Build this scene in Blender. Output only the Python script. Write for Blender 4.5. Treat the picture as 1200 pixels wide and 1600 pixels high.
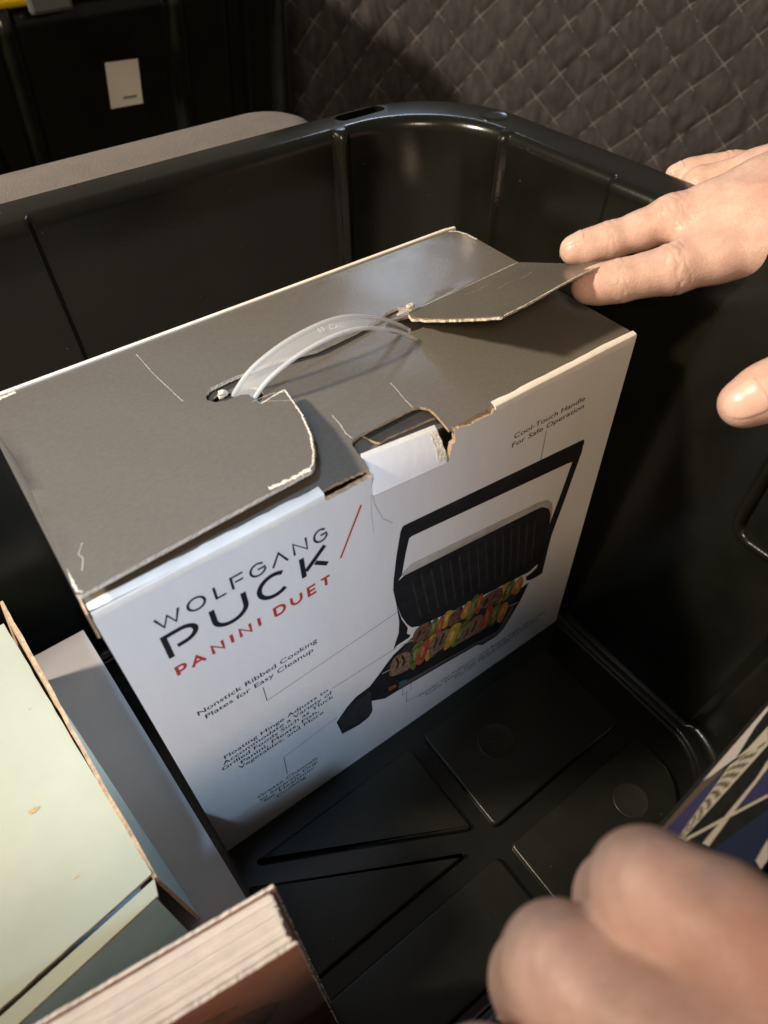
import bpy, bmesh, math, random
import numpy as np
from mathutils import Vector, Matrix
from mathutils.geometry import delaunay_2d_cdt

for o in list(bpy.data.objects):
    bpy.data.objects.remove(o, do_unlink=True)
scene = bpy.context.scene
COL = scene.collection
rad = math.radians

# ------------------------------------------------------------------ camera
cam_data = bpy.data.cameras.new('camera')
cam_data.sensor_fit = 'VERTICAL'
cam_data.sensor_height = 36.0
cam_data.sensor_width = 27.0
cam_data.lens = 1088.77 / 1600 * 36.0
cam_data.clip_start = 0.01
cam_data.clip_end = 50
cam_data.dof.use_dof = True
cam_data.dof.focus_distance = 0.335
cam_data.dof.aperture_fstop = 10.0
cam = bpy.data.objects.new('camera', cam_data)
COL.objects.link(cam)
R = ((0.81052668, -0.58531285, -0.02133959), (-0.44200002, -0.58735266, -0.67797702), (0.38429479, 0.55895056, -0.73477329))
cam.matrix_world = Matrix(((R[0][0], -R[1][0], -R[2][0], 0.00491655),
                           (R[0][1], -R[1][1], -R[2][1], -0.15357595),
                           (R[0][2], -R[1][2], -R[2][2], 0.40239571),
                           (0, 0, 0, 1)))
scene.camera = cam

# ------------------------------------------------------------------ world + lamps
world = bpy.data.worlds.new('World')
scene.world = world
world.use_nodes = True
world.node_tree.nodes['Background'].inputs[0].default_value = (1.0, 0.90, 0.78, 1)
world.node_tree.nodes['Background'].inputs[1].default_value = 0.135


def lamp(name, kind, loc, target, power, color, size=0.2, spot=None, blend=1.0, size_y=None):
    d = bpy.data.lights.new(name, kind)
    d.energy = power
    d.color = color
    if kind == 'AREA':
        d.shape = 'DISK' if size_y is None else 'RECTANGLE'
        d.size = size
        if size_y is not None:
            d.size_y = size_y
    else:
        d.shadow_soft_size = size
    if spot:
        d.spot_size = rad(spot)
        d.spot_blend = blend
    o = bpy.data.objects.new(name, d)
    o.location = loc
    o.rotation_euler = (Vector(target) - Vector(loc)).to_track_quat('-Z', 'Y').to_euler()
    COL.objects.link(o)
    return o


# warm room lamp high on the left, cool window behind on the right, cool daylight from the front left
lamp('room_lamp', 'SPOT', (-0.88, 0.44, 1.12), (0.16, 0.32, 0.2), 132, (1.0, 0.84, 0.64), 0.07, spot=42, blend=0.40)
lamp('window_light', 'AREA', (1.02, 1.24, 0.98), (0.15, 0.1, 0.2), 1.15, (0.66, 0.80, 1.0), 0.20, size_y=0.14)
lamp('daylight', 'SPOT', (-0.36, -0.58, 1.24), (0.005, 0.0, 0.250), 76, (0.48, 0.71, 1.0), 0.05, spot=14.0, blend=1.0)
lamp('room_fill', 'AREA', (-0.52, -0.80, 1.05), (0.14, -0.02, 0.12), 8.0, (1.0, 0.71, 0.46), 0.30)

vs = scene.view_settings
vs.view_transform = 'Standard'
vs.look = 'None'
vs.exposure = 0
vs.gamma = 1
vs.use_curve_mapping = False
scene.render.engine = 'CYCLES'
scene.render.resolution_x = 768
scene.render.resolution_y = 1024


# ------------------------------------------------------------------ materials
def mat(name, base, rough=0.5, vary=0.0, vscale=40, tint=None, bump=0.0, bscale=300, specks=0.0, speck_col=(0.6, 0.58, 0.52),
        speck_scale=160, coat=0.0, spec=0.5, sss=0.0, stretch=(1, 1, 1), rvary=0.0, metal=0.0, detail=6, speck_keep=0.86):
    m = bpy.data.materials.new(name)
    m.use_nodes = True
    nt = m.node_tree
    N, L = nt.nodes, nt.links
    b = N['Principled BSDF']
    b.inputs['Base Color'].default_value = (*base, 1)
    b.inputs['Roughness'].default_value = rough
    b.inputs['Specular IOR Level'].default_value = spec
    b.inputs['Metallic'].default_value = metal
    b.inputs['Coat Weight'].default_value = coat
    b.inputs['Coat Roughness'].default_value = 0.25
    tc = N.new('ShaderNodeTexCoord')
    mp = N.new('ShaderNodeMapping')
    mp.inputs['Scale'].default_value = stretch
    L.new(tc.outputs['Object'], mp.inputs[0])
    col = None
    if vary:
        n = N.new('ShaderNodeTexNoise')
        n.inputs['Scale'].default_value = vscale
        n.inputs['Detail'].default_value = detail
        n.inputs['Roughness'].default_value = 0.65
        L.new(mp.outputs[0], n.inputs['Vector'])
        rp = N.new('ShaderNodeValToRGB')
        rp.color_ramp.elements[0].position = 0.3
        rp.color_ramp.elements[1].position = 0.7
        t = tint or tuple(c * (1 + vary) for c in base)
        rp.color_ramp.elements[0].color = (*[c * (1 - vary) for c in base], 1)
        rp.color_ramp.elements[1].color = (*t, 1)
        L.new(n.outputs['Fac'], rp.inputs[0])
        col = rp.outputs[0]
        L.new(col, b.inputs['Base Color'])
        if rvary:
            mr = N.new('ShaderNodeMapRange')
            mr.inputs[3].default_value = rough - rvary
            mr.inputs[4].default_value = rough + rvary
            L.new(n.outputs['Fac'], mr.inputs[0])
            L.new(mr.outputs[0], b.inputs['Roughness'])
    if specks:
        v = N.new('ShaderNodeTexVoronoi')
        v.inputs['Scale'].default_value = speck_scale
        L.new(mp.outputs[0], v.inputs['Vector'])
        lt = N.new('ShaderNodeMath')
        lt.operation = 'LESS_THAN'
        lt.inputs[1].default_value = specks
        L.new(v.outputs['Distance'], lt.inputs[0])
        sp = N.new('ShaderNodeSeparateColor')
        L.new(v.outputs['Color'], sp.inputs[0])
        gt = N.new('ShaderNodeMath')
        gt.operation = 'GREATER_THAN'
        gt.inputs[1].default_value = speck_keep
        L.new(sp.outputs[0], gt.inputs[0])
        mu = N.new('ShaderNodeMath')
        mu.operation = 'MULTIPLY'
        L.new(lt.outputs[0], mu.inputs[0])
        L.new(gt.outputs[0], mu.inputs[1])
        mx = N.new('ShaderNodeMix')
        mx.data_type = 'RGBA'
        L.new(mu.outputs[0], mx.inputs[0])
        if col:
            L.new(col, mx.inputs[6])
        else:
            mx.inputs[6].default_value = (*base, 1)
        mx.inputs[7].default_value = (*speck_col, 1)
        L.new(mx.outputs[2], b.inputs['Base Color'])
    if bump:
        n2 = N.new('ShaderNodeTexNoise')
        n2.inputs['Scale'].default_value = bscale
        n2.inputs['Detail'].default_value = 4
        L.new(mp.outputs[0], n2.inputs['Vector'])
        bp = N.new('ShaderNodeBump')
        bp.inputs['Strength'].default_value = bump
        bp.inputs['Distance'].default_value = 0.001
        L.new(n2.outputs['Fac'], bp.inputs['Height'])
        L.new(bp.outputs[0], b.inputs['Normal'])
    if sss:
        b.inputs['Subsurface Weight'].default_value = sss
        b.inputs['Subsurface Radius'].default_value = (1.0, 0.35, 0.18)
        b.inputs['Subsurface Scale'].default_value = 0.004
    return m


M = {}
M['plastic'] = mat('black_plastic', (0.0065, 0.0070, 0.0048), 0.22, vary=0.35, vscale=25, bump=0.06, bscale=700, specks=0.028, speck_scale=170,
                   speck_col=(0.42, 0.40, 0.32), rvary=0.06, speck_keep=0.62)
M['plastic_floor'] = mat('black_floor_plastic', (0.0085, 0.0095, 0.0060), 0.32, vary=0.35, vscale=30, bump=0.14, bscale=1400, specks=0.03,
                         speck_scale=190, speck_col=(0.42, 0.40, 0.30), rvary=0.05, speck_keep=0.62)
M['ejector'] = mat('turned_plastic_mark', (0.015, 0.016, 0.012), 0.34, bump=0.2, bscale=500)
M['blackcard'] = mat('black_printed_card', (0.122, 0.113, 0.098), 0.25, vary=0.09, vscale=800, bump=0.07, bscale=1200, specks=0.035, speck_scale=150,
                     speck_col=(0.45, 0.42, 0.36), spec=0.55, rvary=0.03, stretch=(0.6, 1.2, 1), speck_keep=0.93)
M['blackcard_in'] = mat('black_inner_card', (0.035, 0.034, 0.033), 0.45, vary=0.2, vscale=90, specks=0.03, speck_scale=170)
M['whitecard'] = mat('white_printed_card', (0.74, 0.735, 0.74), 0.46, vary=0.05, vscale=22, bump=0.16, bscale=200, stretch=(1, 1, 0.25), spec=0.4,
                     specks=0.018, speck_scale=120, speck_col=(0.35, 0.33, 0.3), speck_keep=0.9)
M['whiteedge'] = mat('white_card_fold', (0.78, 0.76, 0.71), 0.6, vary=0.10, vscale=60, tint=(0.86, 0.83, 0.77), bump=0.3, bscale=160)
M['kraft'] = mat('kraft_board', (0.43, 0.32, 0.21), 0.9, vary=0.35, vscale=260, bump=0.9, bscale=700, spec=0.2)
M['tornwhite'] = mat('torn_paper', (0.70, 0.64, 0.54), 0.95, vary=0.22, vscale=420, bump=0.9, bscale=900, spec=0.15)
M['ink'] = mat('black_ink', (0.016, 0.016, 0.02), 0.45)
M['inkgrey'] = mat('grey_line_ink', (0.12, 0.12, 0.13), 0.5)
M['inkred'] = mat('red_ink', (0.48, 0.05, 0.03), 0.45)
M['pr_black'] = mat('print_black', (0.018, 0.018, 0.02), 0.42, vary=0.3, vscale=120)
M['pr_dark'] = mat('print_dark_grey', (0.035, 0.034, 0.036), 0.42, vary=0.4, vscale=200)
M['pr_silver'] = mat('print_silver', (0.40, 0.37, 0.34), 0.42, vary=0.15, vscale=70, tint=(0.55, 0.52, 0.48))
M['pr_mid'] = mat('print_mid_grey', (0.10, 0.098, 0.095), 0.42, vary=0.2, vscale=200)
M['pr_meat'] = mat('print_meat', (0.11, 0.045, 0.028), 0.42, vary=0.75, vscale=330, tint=(0.27, 0.15, 0.09))
M['pr_meat2'] = mat('print_meat_light', (0.20, 0.10, 0.06), 0.42, vary=0.6, vscale=420, tint=(0.36, 0.22, 0.14))
M['pr_green'] = mat('print_green', (0.085, 0.115, 0.022), 0.42, vary=0.6, vscale=260, tint=(0.21, 0.25, 0.07))
M['pr_red'] = mat('print_red', (0.36, 0.045, 0.025), 0.42, vary=0.4, vscale=260, tint=(0.50, 0.13, 0.06))
M['pr_yellow'] = mat('print_yellow', (0.46, 0.25, 0.03), 0.42, vary=0.3, vscale=260, tint=(0.60, 0.38, 0.07))
M['pr_orange'] = mat('print_orange', (0.45, 0.16, 0.03), 0.42, vary=0.35, vscale=260, tint=(0.58, 0.27, 0.07))
for _k, _c in (('pr_green', (0.24, 0.27, 0.10)), ('pr_red', (0.52, 0.17, 0.09)), ('pr_yellow', (0.66, 0.44, 0.12)), ('pr_orange', (0.62, 0.33, 0.11))):
    M[_k + '_hi'] = mat(_k + '_light', _c, 0.42, vary=0.3, vscale=300)
M['scuff'] = mat('brown_scuff', (0.46, 0.33, 0.16), 0.7, vary=0.3, vscale=300)
M['crease'] = mat('cracked_print', (0.42, 0.39, 0.34), 0.9, vary=0.3, vscale=600)
M['pr_teal'] = mat('print_teal', (0.02, 0.16, 0.16), 0.42)
M['cream'] = mat('cream_card', (0.37, 0.41, 0.345), 0.5, vary=0.07, vscale=14, bump=0.12, bscale=160, spec=0.35, specks=0.05, speck_scale=45,
                 speck_col=(0.62, 0.52, 0.30), speck_keep=0.95)
M['blue'] = mat('pale_blue_card', (0.44, 0.64, 0.75), 0.45, vary=0.10, vscale=35, bump=0.1, bscale=200, spec=0.4)
M['greycard'] = mat('grey_white_card', (0.29, 0.287, 0.31), 0.5, vary=0.05, vscale=40, bump=0.1, bscale=200, specks=0.03, speck_scale=90,
                    speck_col=(0.3, 0.28, 0.28))
M['pages'] = mat('page_edges', (0.70, 0.62, 0.53), 0.85, vary=0.08, vscale=160, bump=0.3, bscale=900)
M['pagegap'] = mat('page_gap', (0.50, 0.42, 0.34), 0.9, vary=0.2, vscale=80)
M['cover'] = mat('brown_cover', (0.55, 0.19, 0.095), 0.26, vary=0.45, vscale=22, tint=(0.56, 0.28, 0.18), detail=2, coat=0.3)
M['quilt'] = mat('quilted_velvet', (0.052, 0.0495, 0.050), 0.9, vary=0.35, vscale=70, tint=(0.078, 0.074, 0.0745), bump=0.5, bscale=500, spec=0.2, stretch=(1.6, 1, 0.5))
M['thread'] = mat('grey_thread', (0.17, 0.16, 0.155), 0.7)
M['greyseat'] = mat('grey_upholstery', (0.160, 0.148, 0.147), 0.9, vary=0.08, vscale=60, bump=0.5, bscale=900, spec=0.2)
M['yellow'] = mat('yellow_plastic', (0.80, 0.56, 0.01), 0.38, bump=0.1)
M['clip'] = mat('grey_plastic_clip', (0.07, 0.075, 0.08), 0.4)
M['sticker'] = mat('white_sticker', (0.72, 0.71, 0.66), 0.5)
M['stickerprint'] = mat('grey_sticker_print', (0.22, 0.22, 0.21), 0.5, vary=0.4, vscale=700)
M['carpet'] = mat('dark_carpet', (0.03, 0.028, 0.026), 0.95, vary=0.4, vscale=300, bump=1.0, bscale=600, spec=0.1)
M['nail'] = mat('fingernail_plate', (0.72, 0.48, 0.42), 0.32, vary=0.08, vscale=120, sss=0.25, spec=0.5, stretch=(1, 1, 1))
M['pk_white'] = mat('sleeve_white', (0.62, 0.56, 0.54), 0.22, vary=0.05, vscale=40, spec=0.6)
M['pk_cream'] = mat('sleeve_cream', (0.58, 0.53, 0.43), 0.22, spec=0.6)
M['pk_black'] = mat('sleeve_black', (0.012, 0.013, 0.012), 0.2, vary=0.5, vscale=500, spec=0.6)
M['pk_blue'] = mat('sleeve_blue', (0.045, 0.042, 0.12), 0.2, vary=0.2, vscale=30, spec=0.6)
M['pk_navy'] = mat('sleeve_navy', (0.018, 0.028, 0.065), 0.2, spec=0.6)
M['pk_brown'] = mat('sleeve_brown', (0.11, 0.085, 0.06), 0.25, spec=0.6)


def clear_plastic():
    m = bpy.data.materials.new('clear_strap')
    m.use_nodes = True
    b = m.node_tree.nodes['Principled BSDF']
    b.inputs['Base Color'].default_value = (0.74, 0.77, 0.79, 1)
    b.inputs['Roughness'].default_value = 0.28
    b.inputs['Alpha'].default_value = 0.17
    b.inputs['Specular IOR Level'].default_value = 0.7
    return m


M['clear'] = clear_plastic()
M['wear_line'] = mat('crease_tint', (0.40, 0.30, 0.19), 0.6, vary=0.2, vscale=200)  # thin brown tint for the crease drawn on the front board
M['wear_line'].node_tree.nodes['Principled BSDF'].inputs['Alpha'].default_value = 0.13
M['clear_edge'] = mat('clear_strap_edge', (0.68, 0.70, 0.69), 0.3, sss=0.0)
M['clear_edge'].node_tree.nodes['Principled BSDF'].inputs['Alpha'].default_value = 0.50


def skin_material():
    m = mat('skin', (0.63, 0.42, 0.355), 0.40, vary=0.14, vscale=140, tint=(0.70, 0.49, 0.42), bump=0.0, sss=0.20, spec=0.42)
    nt = m.node_tree
    N, L = nt.nodes, nt.links
    b = N['Principled BSDF']
    src = b.inputs['Base Color'].links[0].from_socket
    at = N.new('ShaderNodeAttribute')
    at.attribute_name = 'redness'
    mx = N.new('ShaderNodeMix')
    mx.data_type = 'RGBA'
    L.new(at.outputs['Fac'], mx.inputs[0])
    L.new(src, mx.inputs[6])
    mx.inputs[7].default_value = (0.64, 0.26, 0.20, 1)
    L.new(mx.outputs[2], b.inputs['Base Color'])
    tc = N.new('ShaderNodeTexCoord')
    v = N.new('ShaderNodeTexVoronoi')
    v.inputs['Scale'].default_value = 1100
    L.new(tc.outputs['Object'], v.inputs['Vector'])
    n = N.new('ShaderNodeTexNoise')
    n.inputs['Scale'].default_value = 230
    n.inputs['Detail'].default_value = 5
    L.new(tc.outputs['Object'], n.inputs['Vector'])
    ad = N.new('ShaderNodeMath')
    ad.operation = 'ADD'
    L.new(v.outputs['Distance'], ad.inputs[0])
    L.new(n.outputs['Fac'], ad.inputs[1])
    bp = N.new('ShaderNodeBump')
    bp.inputs['Strength'].default_value = 0.20
    bp.inputs['Distance'].default_value = 0.0006
    L.new(ad.outputs[0], bp.inputs['Height'])
    L.new(bp.outputs[0], b.inputs['Normal'])
    return m


M['skin'] = skin_material()

# ------------------------------------------------------------------ helpers
ORG = {}


def thing(name, label, cat, loc=(0, 0, 0), group=None):
    o = bpy.data.objects.new(name, None)
    o.empty_display_size = 0.02
    o.location = loc
    COL.objects.link(o)
    o['label'] = label
    o['category'] = cat
    if group:
        o['group'] = group
    ORG[o.name] = Vector(loc)
    return o


def link(name, me, parent=None, label=None):
    o = bpy.data.objects.new(name, me)
    COL.objects.link(o)
    if parent is not None:
        o.parent = parent
        ORG[o.name] = ORG[parent.name].copy()
    else:
        ORG[o.name] = Vector((0, 0, 0))
    if label:
        o['label'] = label
    return o


def mk(name, verts, faces, mats, parent=None, smooth=False, mi=None, bevel=0, label=None, bseg=2):
    """link one mesh object; verts are given in world metres"""
    if parent is not None:
        off = ORG[parent.name]
        verts = [(v[0] - off.x, v[1] - off.y, v[2] - off.z) for v in verts]
    me = bpy.data.meshes.new(name)
    me.from_pydata([tuple(v) for v in verts], [], faces)
    mats = mats if isinstance(mats, (list, tuple)) else [mats]
    for m in mats:
        me.materials.append(M[m])
    if mi is not None:
        me.polygons.foreach_set('material_index', mi)
    if smooth:
        me.polygons.foreach_set('use_smooth', [True] * len(me.polygons))
    bm = bmesh.new()
    bm.from_mesh(me)
    bmesh.ops.recalc_face_normals(bm, faces=bm.faces)
    if bevel:
        bmesh.ops.bevel(bm, geom=list(bm.edges), offset=bevel, segments=bseg, affect='EDGES', profile=0.5)
        for f in bm.faces:
            f.smooth = False
    bm.to_mesh(me)
    bm.free()
    return link(name, me, parent, label)


def box(name, lo, hi, m, parent=None, bevel=0.0, label=None, xf=None):
    x0, y0, z0 = lo
    x1, y1, z1 = hi
    v = [(x0, y0, z0), (x1, y0, z0), (x1, y1, z0), (x0, y1, z0), (x0, y0, z1), (x1, y0, z1), (x1, y1, z1), (x0, y1, z1)]
    if xf:
        v = [xf(p) for p in v]
    f = [(0, 3, 2, 1), (4, 5, 6, 7), (0, 1, 5, 4), (1, 2, 6, 5), (2, 3, 7, 6), (3, 0, 4, 7)]
    return mk(name, v, f, m, parent, bevel=bevel, label=label)


def inpoly(x, y, poly):
    c = False
    j = len(poly) - 1
    for i in range(len(poly)):
        xi, yi = poly[i]
        xj, yj = poly[j]
        if (yi > y) != (yj > y) and x < (xj - xi) * (y - yi) / (yj - yi) + xi:
            c = not c
        j = i
    return c


def edge_dist(x, y, polys):
    d = 9
    for p in polys:
        for i in range(len(p)):
            ax, ay = p[i - 1]
            bx, by = p[i]
            dx, dy = bx - ax, by - ay
            l = dx * dx + dy * dy
            t = 0 if l < 1e-14 else max(0, min(1, ((x - ax) * dx + (y - ay) * dy) / l))
            d = min(d, math.hypot(x - ax - t * dx, y - ay - t * dy))
    return d


def rough(poly, segs, amp=0.0007, step=0.0016, seed=1):
    """roughen some sides of an outline into a torn edge"""
    rnd = random.Random(seed)
    out = []
    n = len(poly)
    for i in range(n):
        a, b = poly[i], poly[(i + 1) % n]
        out.append(a)
        if i in segs:
            l = math.hypot(b[0] - a[0], b[1] - a[1])
            k = max(1, int(l / step))
            nx, ny = (b[1] - a[1]) / l, -(b[0] - a[0]) / l
            for j in range(1, k):
                t = j / k
                w = rnd.uniform(-amp, amp)
                out.append((a[0] + (b[0] - a[0]) * t + nx * w, a[1] + (b[1] - a[1]) * t + ny * w))
    return out


def smooth_poly(poly, n=6):
    """Catmull-Rom through a closed outline"""
    out = []
    k = len(poly)
    for i in range(k):
        p0, p1, p2, p3 = poly[i - 1], poly[i], poly[(i + 1) % k], poly[(i + 2) % k]
        for j in range(n):
            t = j / n
            out.append(tuple(0.5 * (2 * p1[d] + (p2[d] - p0[d]) * t + (2 * p0[d] - 5 * p1[d] + 4 * p2[d] - p3[d]) * t * t +
                                    (3 * p1[d] - p0[d] - 3 * p2[d] + p3[d]) * t ** 3) for d in (0, 1)))
    return out


def tri_area(outline, holes=(), grid=0.006):
    polys = [outline] + list(holes)
    pts, edges = [], []
    for p in polys:
        s = len(pts)
        pts += [Vector(q) for q in p]
        edges += [(s + i, s + (i + 1) % len(p)) for i in range(len(p))]
    if grid:
        xs = [q[0] for q in outline]
        ys = [q[1] for q in outline]
        x = min(xs) + grid / 2
        while x < max(xs):
            y = min(ys) + grid / 2
            while y < max(ys):
                if inpoly(x, y, outline) and not any(inpoly(x, y, h) for h in holes) and edge_dist(x, y, polys) > grid * 0.3:
                    pts.append(Vector((x, y)))
                y += grid
            x += grid
    r = delaunay_2d_cdt(pts, edges, [], 0, 1e-7)
    v2, tris = r[0], r[2]
    keep = []
    for t in tris:
        cx = sum(v2[i].x for i in t) / 3
        cy = sum(v2[i].y for i in t) / 3
        if inpoly(cx, cy, outline) and not any(inpoly(cx, cy, h) for h in holes):
            a, b, c = (v2[i] for i in t)
            if abs((b - a).cross(c - a)) > 1e-12:
                keep.append(tuple(t))
    return v2, keep


def sheet(name, outline, fmap, mats, parent=None, holes=(), thick=0.002, grid=0.006, smooth=True, label=None):
    """a board with real thickness: fmap(u, v, w) -> xyz, w = 0 top .. -thick bottom; mats = (top, bottom, edge)"""
    v2, tris = tri_area(outline, holes, grid)
    n = len(v2)
    V = [fmap(p.x, p.y, 0.0) for p in v2] + [fmap(p.x, p.y, -thick) for p in v2]
    F, mi = [], []
    cnt = {}
    for t in tris:
        F.append(t)
        mi.append(0)
        F.append((t[2] + n, t[1] + n, t[0] + n))
        mi.append(1)
        for i in range(3):
            e = (t[i], t[(i + 1) % 3])
            cnt[frozenset(e)] = cnt.get(frozenset(e), []) + [e]
    for k, es in cnt.items():
        if len(es) == 1:
            a, b = es[0]
            F.append((b, a, a + n, b + n))
            mi.append(2)
    o = mk(name, V, F, list(mats), parent, smooth=False, mi=mi, label=label)
    if smooth:
        for p in o.data.polygons:
            p.use_smooth = p.material_index < 2
        bm = bmesh.new()
        bm.from_mesh(o.data)
        for e in bm.edges:
            if len(e.link_faces) == 2 and e.link_faces[0].material_index != e.link_faces[1].material_index:
                e.smooth = False
        bm.to_mesh(o.data)
        bm.free()
    return o


def tube(name, path, r, m, parent=None, seg=8, label=None, radii=None):
    P = [Vector(p) for p in path]
    V, F = [], []
    up = Vector((0.13, 0.27, 0.95)).normalized()
    for i, p in enumerate(P):
        d = (P[min(i + 1, len(P) - 1)] - P[max(i - 1, 0)]).normalized()
        a = d.cross(up)
        if a.length < 1e-4:
            a = d.cross(Vector((1, 0, 0)))
        a.normalize()
        b = d.cross(a)
        rr = radii[i] if radii else r
        for k in range(seg):
            t = 2 * math.pi * k / seg
            V.append(p + (a * math.cos(t) + b * math.sin(t)) * rr)
    for i in range(len(P) - 1):
        for k in range(seg):
            F.append((i * seg + k, i * seg + (k + 1) % seg, (i + 1) * seg + (k + 1) % seg, (i + 1) * seg + k))
    F.append(tuple(range(seg))[::-1])
    F.append(tuple((len(P) - 1) * seg + k for k in range(seg)))
    return mk(name, V, F, m, parent, smooth=True, label=label)


def nz(x, y, s=0):
    """cheap smooth pseudo noise in metres-scale coordinates"""
    return (math.sin(x * 61 + s) * math.sin(y * 83 + 1.3 * s) + 0.5 * math.sin(x * 143 + y * 97 + 2.1 * s) + 0.3 * math.sin(x * 290 - y * 310 + s)) / 1.8

# ------------------------------------------------------------------ setting
fl = box('floor', (-2.0, -1.2, -0.06), (2.4, 2.2, -0.012), 'carpet')
fl['kind'] = 'structure'

def sstep(a, b, x):
    t = max(0, min(1, (x - a) / (b - a)))
    return t * t * (3 - 2 * t)


# quilted cover hanging behind the bin
def build_quilt():
    root = thing('quilted_cover', 'dark brown-grey diamond quilted velvet cover behind the black bin', 'quilt', (0.75, 0.75, -0.012))
    S = 0.054
    nu, nv = 460, 150
    W_, H_ = 1.45, 0.42
    # plan of the cover: runs along the back, then swings round towards the front right
    NP = 600
    plan = []
    x_, y_ = 0.458, 0.735
    for i in range(NP + 1):
        u = W_ * i / NP
        ph = rad(-60) * sstep(0.0, 0.34, u) + rad(30) * (1 - sstep(0.0, 0.04, u))
        plan.append((x_, y_, ph))
        x_ += math.cos(ph) * W_ / NP
        y_ += math.sin(ph) * W_ / NP
    def pt(u, v, hh=None):
        wa = 0.0022 * math.sin(u * 21 + v * 13) + 0.0016 * math.sin(u * 47 - v * 38 + 1)
        wb = 0.0022 * math.sin(u * 17 - v * 23 + 2) + 0.0016 * math.sin(u * 53 + v * 31)
        a = (u + v + wa) / S
        b = (u - v + wb) / S
        pp = abs(math.sin(math.pi * a)) * abs(math.sin(math.pi * b))
        h = 0.0056 * pp ** 0.42
        h += 0.0015 * math.sin(u * 230 + 3 * math.sin(u * 31 + v * 17)) * pp ** 0.6 * (0.5 + 0.5 * math.sin(u * 26 - v * 15))
        h += 0.0009 * math.sin(u * 330 + 5 * math.sin(v * 47 + u * 19)) * pp ** 0.6
        h += 0.0007 * math.sin(u * 640 + 4 * math.sin(v * 70)) * pp ** 0.6
        h += 0.006 * math.sin(u * 9 + 1.0) * math.sin(v * 11 + u * 4)
        if hh is not None:
            h += hh
        t = max(0, min(NP - 1e-6, u / W_ * NP))
        i = int(t)
        q = t - i
        px = plan[i][0] + (plan[i + 1][0] - plan[i][0]) * q
        py = plan[i][1] + (plan[i + 1][1] - plan[i][1]) * q
        ph = plan[i][2]
        n_ = Vector((math.sin(ph), -math.cos(ph), 0))
        return Vector((px, py, -0.01 + v)) + n_ * (h - 0.05 * v)
    V = [pt(W_ * i / nu, H_ * j / nv) for j in range(nv + 1) for i in range(nu + 1)]
    F = [(j * (nu + 1) + i, j * (nu + 1) + i + 1, (j + 1) * (nu + 1) + i + 1, (j + 1) * (nu + 1) + i) for j in range(nv) for i in range(nu)]
    mk('cover_fabric', V, F, 'quilt', root, smooth=True)
    # stitched seams lie in the grooves
    for sgn in (1, -1):
        for k in range(-9 if sgn < 0 else 1, 36):
            pts = []
            for i in range(0, 90):
                v = H_ * i / 89
                u = k * S - sgn * v
                for _ in range(3):
                    wa = 0.0022 * math.sin(u * 21 + v * 13) + 0.0016 * math.sin(u * 47 - v * 38 + 1)
                    wb = 0.0022 * math.sin(u * 17 - v * 23 + 2) + 0.0016 * math.sin(u * 53 + v * 31)
                    u = k * S - sgn * v - (wa if sgn > 0 else wb)
                if 0.004 < u < W_ - 0.01:
                    pts.append(pt(u, v, 0.0006))
            if len(pts) > 6:
                tube('seam', pts, 0.0010, 'thread', root, seg=5)
build_quilt()


# ------------------------------------------------------------------ storage bin
XL, XR, YF, YB, DR, HR = -0.195, 0.26, -0.146, 0.164, 0.113, 0.2655


def ring(z, inset, bumps=True, r0=0.045):
    g = DR * z - inset
    x0, x1, y0, y1 = XL - g, XR + g, YF - g, YB + g
    r = max(0.012, r0 + 0.4 * g)
    pts = []
    def straight(a, b, n):
        for i in range(n):
            t = i / n
            pts.append([a[0] + (b[0] - a[0]) * t, a[1] + (b[1] - a[1]) * t])
    def arc(cx, cy, a0, n=22):
        for i in range(n):
            t = a0 + (math.pi / 2) * i / n
            pts.append([cx + r * math.cos(t), cy + r * math.sin(t)])
    straight((x0 + r, y0), (x1 - r, y0), 90)
    arc(x1 - r, y0 + r, -math.pi / 2)
    s = len(pts)
    straight((x1, y0 + r), (x1, y1 - r), 220)
    if bumps:
        yr = 0.1375 - 0.09 * (HR - z)
        for p in pts[s:]:
            d = 0.003 * (1 - sstep(0.0590, 0.0608, p[1])) + 0.0045 * max(0, 1 - ((p[1] - yr) / 0.0042) ** 2) ** 0.5 if abs(p[1] - yr) < 0.0042 else 0.003 * (1 - sstep(0.0590, 0.0608, p[1]))
            p[0] -= d
    arc(x1 - r, y1 - r, 0)
    s = len(pts)
    straight((x1 - r, y1), (x0 + r, y1), 420)
    if bumps:
        xr = 0.2235 - 0.09 * (HR - z)
        xp = 0.0535
        for p in pts[s:]:
            d = 0.005 * (1 - sstep(xp - 0.0016, xp + 0.0016, p[0]))
            if abs(p[0] - xr) < 0.0042:
                d += 0.0045 * math.sqrt(1 - ((p[0] - xr) / 0.0042) ** 2)
            p[1] -= d
    arc(x0 + r, y1 - r, math.pi / 2)
    straight((x0, y1 - r), (x0, y0 + r), 60)
    arc(x0 + r, y0 + r, math.pi)
    return [(p[0], p[1], z) for p in pts]


def loft(rings, close_ends=(False, False)):
    n = len(rings[0])
    V = [p for r in rings for p in r]
    F = []
    for i in range(len(rings) - 1):
        for k in range(n):
            F.append((i * n + k, i * n + (k + 1) % n, (i + 1) * n + (k + 1) % n, (i + 1) * n + k))
    if close_ends[0]:
        F.append(tuple(range(n))[::-1])
    if close_ends[1]:
        F.append(tuple((len(rings) - 1) * n + k for k in range(n)))
    return V, F


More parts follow.
